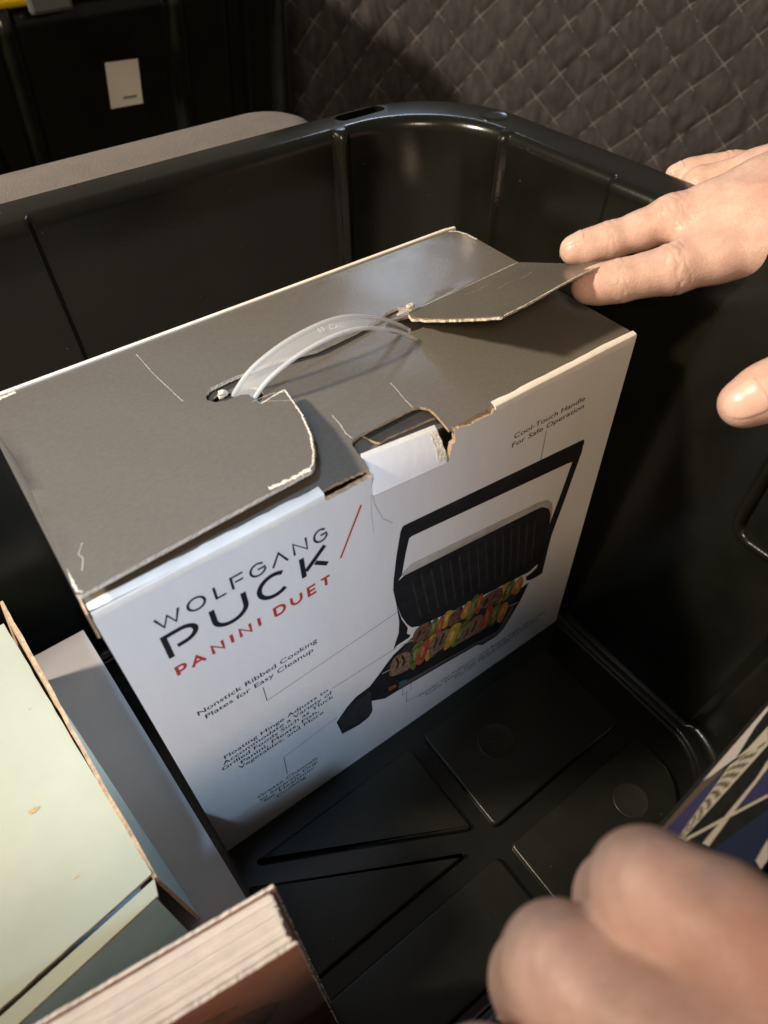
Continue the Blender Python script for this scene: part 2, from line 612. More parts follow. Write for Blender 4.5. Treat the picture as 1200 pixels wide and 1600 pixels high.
bin_root = thing('storage_bin', 'large glossy black plastic storage bin holding the white grill box', 'storage bin', (0.03, 0.009, -0.011))
lv = [(0.0, 0.0125, 0), (0.0, 0.0106, 0), (0.0006, 0.0101, 0), (0.0028, 0.0098, 0), (0.0033, 0.0090, 0), (0.0033, 0.0040, 0), (0.0036, 0.0026, 1), (0.0048, 0.0010, 1), (0.0065, 0.0003, 1), (0.009, 0, 1)]
lv += [(0.009 + (0.259 - 0.009) * i / 12, 0, 1) for i in range(1, 13)]
lv += [(0.2615, -0.0001, 1), (0.2632, -0.0006, 1), (0.2645, -0.0015, 1), (0.2653, -0.0028, 1), (0.2655, -0.0042, 1), (0.2655, -0.0058, 0),
       (0.2655, -0.0205, 0), (0.2652, -0.0222, 0), (0.2642, -0.0235, 0), (0.262, -0.0242, 0), (0.236, -0.0252, 0), (0.236, -0.0225, 0),
       (0.2622, -0.0215, 0), (0.2622, -0.007, 0), (0.236, -0.0035, 0), (0.10, -0.0035, 0), (-0.005, -0.0035, 0), (-0.0105, 0.004, 0)]
Vb, Fb = loft([ring(z, i, b) for z, i, b in lv], (True, True))
shell = mk('bin_wall', Vb, Fb, 'plastic', bin_root, smooth=True)
# slot through the rim
def capsule2d(a, b, r, n=10):
    a, b = Vector(a), Vector(b)
    d = (b - a).normalized()
    t0 = math.atan2(d.y, d.x)
    out = [(b.x + r * math.cos(t0 - math.pi / 2 + math.pi * i / n), b.y + r * math.sin(t0 - math.pi / 2 + math.pi * i / n)) for i in range(n + 1)]
    out += [(a.x + r * math.cos(t0 + math.pi / 2 + math.pi * i / n), a.y + r * math.sin(t0 + math.pi / 2 + math.pi * i / n)) for i in range(n + 1)]
    return out
sl = capsule2d((0.2345, 0.2085), (0.2575, 0.2085), 0.0048)
n = len(sl)
cut = mk('cutter', [(p[0], p[1], 0.255) for p in sl] + [(p[0], p[1], 0.275) for p in sl],
         [tuple(range(n))[::-1], tuple(range(n, 2 * n))] + [(i, (i + 1) % n, (i + 1) % n + n, i + n) for i in range(n)], 'plastic', bin_root)
bo = shell.modifiers.new('slot', 'BOOLEAN')
bo.object = cut
bo.operation = 'DIFFERENCE'
bo.solver = 'EXACT'
dg = bpy.context.evaluated_depsgraph_get()
new_me = bpy.data.meshes.new_from_object(shell.evaluated_get(dg))
shell.modifiers.clear()
shell.data = new_me
bpy.data.objects.remove(cut, do_unlink=True)
new_me.set_sharp_from_angle(angle=rad(50))


def panel(name, pts, z0, z1, m, parent, rr=0.0022):
    """raised floor panel: rounded outline with a sloping rounded shoulder"""
    def offset(poly, d):
        out = []
        k = len(poly)
        for i in range(k):
            p0, p1, p2 = Vector(poly[i - 1]), Vector(poly[i]), Vector(poly[(i + 1) % k])
            a = (p1 - p0).normalized()
            b = (p2 - p1).normalized()
            na, nb = Vector((-a.y, a.x)), Vector((-b.y, b.x))
            q = (na + nb)
            q = q / max(0.35, q.length_squared / 2) if q.length > 1e-6 else na
            out.append((p1.x + q.x * d, p1.y + q.y * d))
        return out
    ar = sum(pts[i - 1][0] * pts[i][1] - pts[i][0] * pts[i - 1][1] for i in range(len(pts)))
    if ar < 0:
        pts = pts[::-1]
    # round the corners
    rp = []
    k = len(pts)
    for i in range(k):
        p0, p1, p2 = Vector(pts[i - 1]), Vector(pts[i]), Vector(pts[(i + 1) % k])
        rc = min(0.004, (p1 - p0).length * 0.4, (p2 - p1).length * 0.4)
        a = p1 + (p0 - p1).normalized() * rc
        b = p1 + (p2 - p1).normalized() * rc
        for j in range(6):
            t = j / 5
            q = a * (1 - t) ** 2 + p1 * 2 * t * (1 - t) + b * t * t
            rp.append((q.x, q.y))
    h = z1 - z0
    rings = []
    for d, z in ((0, z0), (0.0002, z0 + 0.60 * h), (0.0006, z0 + 0.86 * h), (0.0012, z1 - 0.00008), (0.0018, z1)):
        rings.append([(p[0], p[1], z) for p in offset(rp, d)])
    V, F = loft(rings, (False, True))
    o = mk(name, V, F, m, parent, smooth=True)
    o.data.set_sharp_from_angle(angle=rad(60))
    return o


PT = 0.0032
base_o = bin_root
panel('floor_panel', [(0.1248, -0.0775), (0.2282, -0.0760), (0.2282, -0.0100), (0.1248, -0.0115)], -0.0002, PT, 'plastic_floor', base_o)
panel('floor_panel', [(0.1250, -0.1310), (0.205, -0.1310), (0.2155, -0.1285), (0.2235, -0.1205), (0.2275, -0.1100), (0.2290, -0.0980), (0.2290, -0.0872), (0.1250, -0.0882)], -0.0002, PT, 'plastic_floor', base_o)
panel('floor_panel', [(0.1150, -0.0710), (0.1150, -0.0130), (0.0080, -0.0145)], -0.0002, PT, 'plastic_floor', base_o)
panel('floor_panel', [(0.1045, -0.0785), (0.0000, -0.0225), (0.0000, -0.0795)], -0.0002, PT, 'plastic_floor', base_o)
panel('floor_panel', [(0.1165, -0.0885), (0.0000, -0.0895), (0.0000, -0.1310), (0.1165, -0.1310)], -0.0002, PT, 'plastic_floor', base_o)


def disc(name, c, r, z, m, parent, h=0.00016):
    """slightly dished round moulding mark"""
    n = 40
    V, F = [], []
    prof = [(1.0, 0), (0.985, h), (0.93, h), (0.90, h * 0.5), (0.4, h * 0.55), (0.0001, h * 0.5)]
    for pr, ph in prof:
        for k in range(n):
            t = 2 * math.pi * k / n
            V.append((c[0] + r * pr * math.cos(t), c[1] + r * pr * math.sin(t), z + ph))
    for i in range(len(prof) - 1):
        for k in range(n):
            F.append((i * n + k, i * n + (k + 1) % n, (i + 1) * n + (k + 1) % n, (i + 1) * n + k))
    return mk(name, V, F, m, parent, smooth=True)


disc('moulding_mark', (0.1590, -0.0410), 0.0118, PT, 'ejector', base_o)
disc('moulding_mark', (0.1958, -0.1112), 0.0098, PT, 'ejector', base_o)
disc('moulding_mark', [(0.30077, 0.15755, 0.2655)][0][:2], 0.0085, HR, 'plastic', base_o, h=0.00025)

# hand-hold bulge on the right wall: a rounded frame with a sunk middle
def wall_frame():
    def wp(y, z, d):
        return (XR + DR * z - 0.003 - d, y, z)
    y0, y1, z0, z1, r = -0.112, -0.0655, 0.138, 0.222, 0.012
    def rr(inset):
        a, b, c, e = y0 + inset, y1 - inset, z0 + inset, z1 - inset
        q = max(0.002, r - inset)
        out = []
        for cy, cz, t0 in ((b - q, e - q, 0), (a + q, e - q, 90), (a + q, c + q, 180), (b - q, c + q, 270)):
            for i in range(9):
                t = rad(t0 + 90 * i / 8)
                out.append((cy + q * math.cos(t), cz + q * math.sin(t)))
        return out
    rings = []
    for ins, d in ((-0.0025, -0.001), (-0.001, 0.0008), (0.0005, 0.0030), (0.0022, 0.0040), (0.0040, 0.0036), (0.0050, 0.0020), (0.0056, -0.0015), (0.0065, -0.0035), (0.009, -0.004)):
        rings.append([wp(p[0], p[1], d) for p in rr(ins)])
    V, F = loft(rings, (False, True))
    o = mk('hand_hold', V, F, 'plastic', bin_root, smooth=True)
    o.data.set_sharp_from_angle(angle=rad(70))
wall_frame()

# ------------------------------------------------------------------ the grill box
BL, BW, BH = 0.25, 0.125, 0.2262
gb = thing('grill_box', 'white and black cardboard box printed with a contact grill, torn open on top', 'box', (0.125, 0.0625, 0.0))


def front_map(bulge=0.0012):
    def f(x, z, w):
        s = max(0, min(1, x / BL)) * max(0, min(1, 1 - x / BL)) * max(0, min(1, z / BH)) * max(0, min(1, 1 - z / BH)) * 16
        return (x, -bulge * s + 0.00005 * nz(x, z, 2) - w, z)
    return f


FM = front_map()
# front board: fold line of the tab and the slits beside it leave a broken upper edge
tab = [(0.10546, 0.21441), (0.1206, 0.21332), (0.13617, 0.21156), (0.14041, 0.21078)]
front_out = [(0.0, 0.0), (BL, 0.0), (BL, BH - 0.0035), (0.166, BH - 0.0030)] + \
    [(0.1655, BH - 0.0012)] + [(0.16431, 0.22338), (0.15993, 0.22365), (0.15141, 0.22355), (0.14483, 0.22527), (0.14567, 0.21868), (0.1438, 0.21812), (0.14297, 0.213), (0.1424, 0.20965)] + \
    tab[::-1] + [(0.10511, 0.21743), (0.10554, 0.22109), (0.10616, 0.22304), (0.09816, 0.22282), (0.09227, 0.22256), (0.0884, 0.22242)] + [(0.0855, BH - 0.0035), (0.0, BH - 0.0035)]
# keep the outline a simple loop
front_out = [front_out[0], front_out[1], front_out[2], front_out[3]] + front_out[4:]
fo = rough(front_out, {3, 4, 5, 6, 7, 8, 9, 10} | set(range(len(front_out) - 7, len(front_out) - 2)), amp=0.00025, step=0.0012, seed=5)
FRONT = sheet('front_panel', fo, lambda x, z, w: FM(x, z, w), ('whitecard', 'kraft', 'kraft'), gb, thick=0.002, grid=0.009)

# rounded white folds where the front board turns over the top
def fold_strip(x0, x1, name, reach=0.0044, seed=0):
    rnd = random.Random(seed)
    prof = [(0.0000, -0.0037), (0.0000, -0.0012), (0.0003, -0.0003), (0.0010, 0.0002), (reach * 0.8, 0.0004), (reach, 0.00035), (reach, 0.0001), (0.0016, -0.0003), (0.0009, -0.0037)]
    n = max(2, int((x1 - x0) / 0.004))
    V, F = [], []
    k = len(prof)
    for i in range(n + 1):
        x = x0 + (x1 - x0) * i / n
        j = rnd.uniform(-0.0003, 0.0003)
        for q, (y, z) in enumerate(prof):
            yy = y + (j if q in (5, 6) else 0)
            V.append((x, yy + FM(x, BH - 0.004, 0)[1], BH + z + 0.00008 * nz(x, y, 3)))
    for i in range(n):
        for q in range(k):
            F.append((i * k + q, i * k + (q + 1) % k, (i + 1) * k + (q + 1) % k, (i + 1) * k + q))
    F.append(tuple(range(k)))
    F.append(tuple(n * k + q for q in range(k))[::-1])
    o = mk(name, V, F, 'whiteedge', gb, smooth=True)
    o.data.set_sharp_from_angle(angle=rad(32))
    return o


fold_strip(0.0004, 0.0853, 'front_fold', seed=1)
fold_strip(0.1662, 0.2499, 'front_fold', reach=0.0030, seed=2)

# top board (lower layer): black, with the notch at the front and the strap slots
mmm = lambda L: [(a / 1000, b / 1000) for a, b in L]
top_out = mmm([(0.4, 0.6), (85.5, 0.6), (86, 2.4), (90.4, 2.6), (96.8, 2.5), (104.2, 2.3), (105.8, 2.1), (107, 6.2), (107.3, 12.1), (108.1, 16.8), (110.2, 18.6), (113.7, 19.5),
               (124.5, 19.8), (139.6, 20.2), (142.8, 19.2), (144.9, 16.0), (144.8, 11.3), (143.5, 3.2), (143.2, 1.4), (154.6, 1.6), (164.9, 1.4), (166.5, 0.6),
               (249.6, 0.6), (249.6, 124.4), (0.4, 124.4)])
top_out = rough(top_out, {1, 2, 3, 4, 5, 17, 18, 19}, amp=0.0003, step=0.0012, seed=3)
slot_l = capsule2d((0.081, 0.0690), (0.0905, 0.0665), 0.0062)
slot_r = capsule2d((0.1700, 0.0700), (0.1760, 0.0685), 0.0062)


def top_map(x, y, w):
    dip = -0.0012 * math.exp(-((x - 0.126) / 0.05) ** 2) * max(0, 1 - y / 0.09) + 0.0003 * nz(x, y, 1)
    return (x, y, BH + dip + w)


sheet('top_panel', top_out, top_map, ('blackcard', 'kraft', 'kraft'), gb, holes=[slot_l, slot_r], thick=0.0013, grid=0.006)
# dark flap folded inside, seen through the notch
inner = smooth_poly(mmm([(100, 11), (103, 22), (122, 27), (150, 26), (158, 15), (152, 9.5), (126, 9.5)]), 4)
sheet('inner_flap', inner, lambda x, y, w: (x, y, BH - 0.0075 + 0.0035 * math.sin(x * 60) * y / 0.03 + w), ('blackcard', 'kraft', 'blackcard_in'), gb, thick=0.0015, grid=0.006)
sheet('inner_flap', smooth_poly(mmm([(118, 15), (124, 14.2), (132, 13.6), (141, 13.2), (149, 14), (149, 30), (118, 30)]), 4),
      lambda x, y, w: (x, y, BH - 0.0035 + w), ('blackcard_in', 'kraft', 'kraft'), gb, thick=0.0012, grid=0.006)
# side, back and bottom boards
box('side_panel', (0.0002, 0.0022, 0.0), (0.0022, 0.1248, BH - 0.0022), ['whitecard'], gb)
box('side_panel', (0.2478, 0.0022, 0.0), (0.2498, 0.1248, BH - 0.0022), ['whitecard'], gb)
box('bottom_panel', (0.0024, 0.0022, 0.0002), (0.2476, 0.1248, 0.0022), ['kraft'], gb)
bp_ = rough(mmm([(0.2, 0), (249.8, 0), (249.8, 228.6), (243, 229.2), (0.2, 229.2)]), {2}, amp=0.0001, step=0.003, seed=8)
sheet('back_panel', bp_, lambda x, z, w: (x, 0.1250 + w + 0.0022, z), ('whitecard', 'whiteedge', 'whiteedge'), gb, thick=0.0019, grid=0.02)
sheet('corner_liner', mmm([(0, 213), (8, 223), (8.5, 226.3), (0.0, 226)]), lambda y, z, w: (-0.0003 + w * 0 - 0.0001 * 1 + (0.0006 * nz(y, z, 1)) - w * 0 + w, y + 0.0008, z),
      ('kraft', 'kraft', 'kraft'), gb, thick=0.0008, grid=0.005)

# the tab of the front board, pushed inwards, with a strip of bare board on it
def tab_map(u, v, w):
    a = rad(28 + 10 * v / 0.015)
    zb = 0.2140 - (u - 0.1055) / 0.036 * 0.0032
    return (u + v * 0.06, -0.0006 + v * math.sin(a) - w * math.cos(a), zb + v * math.cos(a) + w * math.sin(a) * -1)
tab_out = rough(mmm([(105.5, -0.6), (141.2, -0.6), (141.8, 5), (141.4, 13.6), (106.4, 14.2), (105.8, 7)]), {1, 2}, amp=0.0003, seed=9)
sheet('tab', tab_out, tab_map, ('whitecard', 'kraft', 'whiteedge'), gb, thick=0.0019, grid=0.004)
sheet('bare_strip', rough(mmm([(137.2, 1.2), (141.6, 1.0), (141.5, 13.2), (137.8, 13.5)]), {0, 1, 2, 3}, amp=0.0004, seed=11),
      lambda u, v, w: tab_map(u, v, w + 0.0003), ('tornwhite', 'tornwhite', 'tornwhite'), gb, thick=0.0003, grid=0.004)

# outer top board: back half and the left half bent up along its torn edge
UZ = BH + 0.0022


def up_map(x, y, w):
    s = max(0.0, (0.100 - y) / 0.100)
    g = (0.70 + 0.30 * min(1, x / 0.085)) * (1 - sstep(0.105, 0.150, x))
    lift = 0.0118 * s ** 1.45 * g
    return (x, y, UZ + lift + 0.00035 * nz(x, y, 5) * (1 if y < 0.12 else 0.2) + w)


up_out = mmm([(-0.6, 125.2), (-0.6, 0.4), (0.6, -0.6), (81.6, 0.2), (84.2, 2.4), (88.6, 9.4), (93.0, 18.6), (97.5, 33), (101.4, 53.8), (95, 52.8), (88.5, 51.0), (88.5, 60.6), (86.0, 62.6), (80.0, 62.6), (75.8, 64.6), (74.0, 68.6), (75.2, 73.2),
              (79.0, 76.0), (88.0, 76.8), (110.0, 76.2), (128.0, 73.0), (150.0, 75.2), (166.0, 77.6), (171.0, 80.2), (176.5, 80.4), (180.5, 78.0), (181.0, 74.6), (178.2, 72.6),
              (250.2, 76.4), (250.4, 116), (247.5, 123.2), (243.0, 125.4)])
up_out = rough(up_out, {3, 4, 5, 6, 7, 8, 9, 10}, amp=0.00030, step=0.0010, seed=12)
UP = sheet('top_flap', up_out, up_map, ('blackcard', 'kraft', 'tornwhite'), gb, thick=0.0017, grid=0.005, label='bent and torn left and rear part of the black top')
# white torn lip along the free edge
def lip(path2d, fm, name, wdt=0.0011, m='tornwhite', dz=0.00012, seed=0):
    rnd = random.Random(seed)
    V, F = [], []
    pts = []
    for i in range(len(path2d) - 1):
        a, b = path2d[i], path2d[i + 1]
        l = math.hypot(b[0] - a[0], b[1] - a[1])
        k = max(1, int(l / 0.0007))
        for j in range(k):
            pts.append((a[0] + (b[0] - a[0]) * j / k, a[1] + (b[1] - a[1]) * j / k))
    pts.append(path2d[-1])
    for i, p in enumerate(pts):
        a, b = pts[max(0, i - 1)], pts[min(len(pts) - 1, i + 1)]
        dx, dy = b[0] - a[0], b[1] - a[1]
        l = math.hypot(dx, dy) or 1
        nx, ny = -dy / l, dx / l
        j = rnd.uniform(-0.18, 0.18) * wdt
        w = wdt * rnd.uniform(0.45, 1.0) * 0.5
        V.append(fm(p[0] + nx * (j + w), p[1] + ny * (j + w), dz))
        V.append(fm(p[0] + nx * (j - w), p[1] + ny * (j - w), dz))
    F = [(2 * i, 2 * i + 1, 2 * i + 3, 2 * i + 2) for i in range(len(pts) - 1)]
    return mk(name, V, F, 'crease' if name == 'crease_mark' else m, gb)


lip(mmm([(81.0, 0.9), (84.0, 3.2), (88.0, 9.8), (92.4, 19.0), (96.9, 33), (100.8, 53.2), (95, 52.2), (89, 50.6)]), up_map, 'torn_lip', 0.0009, seed=1)
lip(mmm([(66, 2.0), (70, 1.0), (81.4, 0.9)]), up_map, 'torn_lip', 0.0022, seed=2)
lip(mmm([(0.2, 108), (0.2, 60), (0.2, 2), (1.4, 0.2)]), up_map, 'torn_lip', 0.0009, seed=3)
lip(mmm([(0, 124.2), (8, 123.6), (14, 124.2)]), up_map, 'torn_lip', 0.0024, seed=4)
lip(mmm([(64.4, 119.5), (64.7, 101), (65.6, 86), (66.1, 73.8)]), up_map, 'crease_mark', 0.00035, seed=5)
lip(mmm([(4, 9), (6, 14), (5.4, 17), (8, 21)]), up_map, 'crease_mark', 0.00035, seed=6)
lip(mmm([(90, 52), (96, 47), (99, 44)]), up_map, 'crease_mark', 0.00028, seed=7)
lip(mmm([(87, 54), (95, 54.5), (100, 52)]), up_map, 'crease_mark', 0.00042, seed=17)
lip([(0.14222, 0.03844), (0.14176, 0.03335), (0.14046, 0.02638), (0.14015, 0.02043)], top_map, 'crease_mark', 0.00042, seed=8)
lip([(0.11158, 0.03567), (0.11098, 0.02876), (0.10983, 0.02343), (0.11012, 0.01946)], top_map, 'crease_mark', 0.00056, seed=9)
lip(mmm([(244, 124.2), (247.2, 121.8), (249.4, 116), (249.6, 108)]), up_map, 'torn_lip', 0.0016, seed=10)
lip(mmm([(179, 73.4), (200, 74.2), (225, 75.4), (249.8, 76.6)]), up_map, 'crease_mark', 0.00063, seed=11)

# right flap bent up along the crease
def rf_map(u, v, w):
    a = rad(18 + 85 * v)
    y0 = 0.0727 + (u - 0.1785) * 0.0525
    return (u, y0 - v * math.cos(a) + w * -math.sin(a), UZ + 0.0002 + v * math.sin(a) + w * math.cos(a) + 0.0008 * math.sin(u * 90) * v / 0.06)
rf_out = rough(mmm([(177.4, 0.0), (250.2, 0.0), (252.0, 30), (252.0, 58.5), (247.5, 59.6), (215, 59.4), (187.5, 58.6), (182.8, 59.8), (180.0, 40), (175.6, 20), (173.6, 8)]), {3, 4, 5, 6, 7, 8, 9}, amp=0.00045, step=0.0014, seed=15)
sheet('bent_flap', rf_out, rf_map, ('blackcard', 'kraft', 'tornwhite'), gb, thick=0.0016, grid=0.005, label='right part of the black top bent up by the fingers')
lip(mmm([(251, 58.4), (247, 59), (215, 58.8), (187.5, 58.0), (184.0, 59.0)]), rf_map, 'torn_lip', 0.0012, seed=13)
lip(mmm([(174.2, 8), (176.2, 20), (180.6, 40), (183.4, 58)]), rf_map, 'torn_lip', 0.0010, m='kraft', seed=14)
lip(mmm([(215, 22), (222, 20), (230, 23), (238, 21)]), rf_map, 'crease_mark', 0.00024, seed=21)
lip(mmm([(205, 9), (211, 11), (219, 10)]), rf_map, 'crease_mark', 0.00021, seed=22)

# clear plastic carrying strap
sx = [(0.0815, 0.2200), (0.0850, 0.2255), (0.0895, 0.2305), (0.0955, 0.2355), (0.1035, 0.2393), (0.1130, 0.2422), (0.1230, 0.2435), (0.1330, 0.2436), (0.1430, 0.2418),
      (0.1530, 0.2380), (0.1620, 0.2335), (0.1690, 0.2285), (0.1745, 0.2235)]
def strap_path(y, du=0.0):
    return [(x_ + du * (1 - i / 6), y - 0.0025 * i / 12, z_ + 0.0003 * math.sin(i)) for i, (x_, z_) in enumerate(sx)]
def crs(P, n=5):
    out = []
    for i in range(len(P) - 1):
        p0, p1, p2, p3 = (Vector(P[max(0, min(len(P) - 1, j))]) for j in (i - 1, i, i + 1, i + 2))
        for j in range(n):
            t = j / n
            out.append(0.5 * (2 * p1 + (p2 - p0) * t + (2 * p0 - 5 * p1 + 4 * p2 - p3) * t * t + (3 * p1 - p0 - 3 * p2 + p3) * t ** 3))
    out.append(Vector(P[-1]))
    return out
far, near = crs(strap_path(0.0702)), crs(strap_path(0.0592, 0.002))
def strap():
    V, F = [], []
    k = 7
    for a, b in zip(far, near):
        for j in range(k):
            t = j / (k - 1)
            p = a.lerp(b, t)
            p.z -= 0.0005 * math.sin(math.pi * t)
            V.append(p)
        for j in range(k):
            t = j / (k - 1)
            p = a.lerp(b, t)
            p.z -= 0.0005 * math.sin(math.pi * t) + 0.0007
            V.append(p)
    n = len(far)
    for i in range(n - 1):
        for j in range(k - 1):
            F.append((i * 2 * k + j, i * 2 * k + j + 1, (i + 1) * 2 * k + j + 1, (i + 1) * 2 * k + j))
            F.append((i * 2 * k + k + j, (i + 1) * 2 * k + k + j, (i + 1) * 2 * k + k + j + 1, i * 2 * k + k + j + 1))
    return mk('carry_strap', V, F, 'clear', gb, smooth=True, label='arched clear plastic carrying strap')
ST = strap()
tube('strap_edge', far, 0.00095, 'clear_edge', ST, seg=10)
tube('strap_edge', near, 0.00095, 'clear_edge', ST, seg=10)
# recycling mark on the strap
def on_strap(s, t, h=0.0006):
    i = max(0, min(len(far) - 2, int(s)))
    q = s - i
    p = far[i].lerp(far[i + 1], q).lerp(near[i].lerp(near[i + 1], q), t)
    return Vector((p.x, p.y, p.z + h))
def strap_mark():
    V, F = [], []
    def seg(a, b, w=0.045):
        d = Vector((b[0] - a[0], (b[1] - a[1]) * 4))
        d.normalize()
        nx, ny = -d.y * w * 1.6, d.x * w * 0.5
        s = len(V)
        for q in ((a[0] + nx, a[1] + ny), (a[0] - nx, a[1] - ny), (b[0] - nx, b[1] - ny), (b[0] + nx, b[1] + ny)):
            V.append(on_strap(q[0], q[1]))
        F.append((s, s + 1, s + 2, s + 3))
    T3 = [(33.2, 0.62), (35.2, 0.62), (34.2, 0.28)]
    for i in range(3):
        a, b = T3[i], T3[(i + 1) % 3]
        for q in range(2):
            u0, u1 = 0.08 + q * 0.5, 0.42 + q * 0.5
            seg((a[0] + (b[0] - a[0]) * u0, a[1] + (b[1] - a[1]) * u0), (a[0] + (b[0] - a[0]) * u1, a[1] + (b[1] - a[1]) * u1))
    for c in (31.2, 32.0):
        seg((c, 0.3), (c, 0.6))
        seg((c, 0.3), (c + 0.5, 0.32))
        seg((c, 0.45), (c + 0.5, 0.46))
    return mk('strap_mark', V, F, 'clear_edge', ST)
strap_mark()
# strap ends with torn paper round them
def clump(c, s, m, seed, name='strap_end'):
    rnd = random.Random(seed)
    bm = bmesh.new()
    bmesh.ops.create_icosphere(bm, subdivisions=2, radius=1)
    V = []
    for v in bm.verts:
        k = 1 + rnd.uniform(-0.28, 0.28)
        V.append((c[0] + v.co.x * s[0] * k, c[1] + v.co.y * s[1] * k, c[2] + v.co.z * s[2] * k))
    F = [tuple(v.index for v in f.verts) for f in bm.faces]
    bm.free()
    return mk(name, V, F, m, gb)
clump((0.0815, 0.0712, BH + 0.0020), (0.0022, 0.0012, 0.0018), 'tornwhite', 1)
clump((0.0862, 0.0575, BH + 0.0024), (0.0026, 0.0014, 0.0016), 'clear_edge', 2)
clump((0.0885, 0.0560, BH + 0.0032), (0.0022, 0.0022, 0.0012), 'clear_edge', 6)
clump((0.1755, 0.0735, BH + 0.0032), (0.0034, 0.0016, 0.0012), 'clear_edge', 3)
clump((0.1800, 0.0745, BH + 0.0042), (0.0024, 0.0012, 0.0016), 'tornwhite', 4)
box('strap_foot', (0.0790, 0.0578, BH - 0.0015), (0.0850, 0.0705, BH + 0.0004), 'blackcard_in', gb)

# ------------------------------------------------------------------ print on the front board
def on_front(x, z, h=0.0003):
    return FM(x, z, h)


def flat_print(name, polys, m, h=0.00025, parent=None, grid=0.007):
    V, F = [], []
    for p in polys:
        v2, tris = tri_area(p, (), grid)
        s = len(V)
        V += [on_front(q.x, q.y, h) for q in v2]
        F += [tuple(i + s for i in t) for t in tris]
    return mk(name, V, F, m, parent or FRONT)


def ribbon(pts, w, closed=False):
    """mitred stroke outline as quads (list of 4-point polys)"""
    n = len(pts)
    L_, R_ = [], []
    for i in range(n):
        p = Vector(pts[i])
        if closed:
            a, b = Vector(pts[i - 1]), Vector(pts[(i + 1) % n])
            d1, d2 = (p - a).normalized(), (b - p).normalized()
        else:
            d1 = (p - Vector(pts[i - 1])).normalized() if i else (Vector(pts[1]) - p).normalized()
            d2 = (Vector(pts[i + 1]) - p).normalized() if i < n - 1 else d1
        n1, n2 = Vector((-d1.y, d1.x)), Vector((-d2.y, d2.x))
        q = n1 + n2
        q = q / max(0.5, q.length_squared / 2)
        L_.append(p + q * w / 2)
        R_.append(p - q * w / 2)
    out = []
    for i in range(n if closed else n - 1):
        j = (i + 1) % n
        out.append([tuple(L_[i]), tuple(R_[i]), tuple(R_[j]), tuple(L_[j])])
    return out


def arc(cx, cy, rx, ry, a0, a1, n=18):
    return [(cx + rx * math.cos(rad(a0 + (a1 - a0) * i / n)), cy + ry * math.sin(rad(a0 + (a1 - a0) * i / n))) for i in range(n + 1)]


GL = {
    'W': [[(0, 1), (0.25, 0.02), (0.5, 0.86), (0.75, 0.02), (1, 1)]],
    'O': [arc(0.5, 0.5, 0.5, 0.5, 0, 360, 30)],
    'L': [[(0, 1), (0, 0), (1, 0)]],
    'F': [[(0, 0), (0, 1), (1, 1)], [(0.25, 0.52), (0.92, 0.52)]],
    'G': [arc(0.52, 0.5, 0.52, 0.5, 42, 352, 26) + [(1.03, 0.26)], [(0.5, 0.52), (1.05, 0.52)]],
    'V': [[(0, 0), (0.5, 1), (1, 0)]],
    'N': [[(0, 0), (0, 1), (1, 0), (1, 1)]],
    'P': [[(0, 0), (0, 1), (0.55, 1)] + arc(0.55, 0.68, 0.45, 0.32, 85, -90, 16) + [(0.30, 0.36)]],
    'U': [[(0, 1), (0, 0.45)] + arc(0.5, 0.45, 0.5, 0.45, 190, 350, 18) + [(1, 0.45), (1, 1)]],
    'C': [arc(0.55, 0.5, 0.55, 0.5, 48, 312, 26)],
    'K': [[(0, 0), (0, 1)], [(0.10, 0.26), (1, 1.0)], [(0.52, 0.42), (1.02, 0.0)]],
    'A': [[(0, 0), (0.5, 1), (1, 0)], [(0.2, 0.32), (0.8, 0.32)]],
    'I': [[(0, 0), (0, 1)]],
    'D': [[(0, 0), (0, 1), (0.45, 1)] + arc(0.45, 0.5, 0.55, 0.5, 85, -85, 18) + [(0.45, 0), (0, 0)]],
    'E': [[(1, 1), (0, 1), (0, 0), (1, 0)], [(0, 0.5), (0.9, 0.5)]],
    'T': [[(0, 1), (1, 1)], [(0.5, 1), (0.5, 0)]],
    'p': [[(0, 0), (0, 1), (0.55, 1)] + arc(0.55, 0.70, 0.42, 0.30, 85, -90, 14) + [(0, 0.40)]],
}


def stroke_word(name, glyphs, xr, zf, m, w):
    polys = []
    k = 0
    for g, (x0, x1) in zip(glyphs, xr):
        for pl in GL[g]:
            xa, xb = x0 + w / 2, x1 - w / 2
            if g == 'I':
                xa = xb = (x0 + x1) / 2
            pts = []
            for u, v in pl:
                x_ = xa + u * (xb - xa)
                lo, hi = zf(x_)
                pts.append((x_, lo + w / 2 * (1 if g not in 'VWA' else 0.4) + v * (hi - lo - w)))
            k += 1
            polys += [(0.0002 + 0.00004 * (k % 3), q) for q in ribbon(pts, w)]
    V, F = [], []
    for h, p in polys:
        s = len(V)
        V += [on_front(a, b, h) for a, b in p]
        F.append((s, s + 1, s + 2, s + 3))
    return mk(name, V, F, m, FRONT)


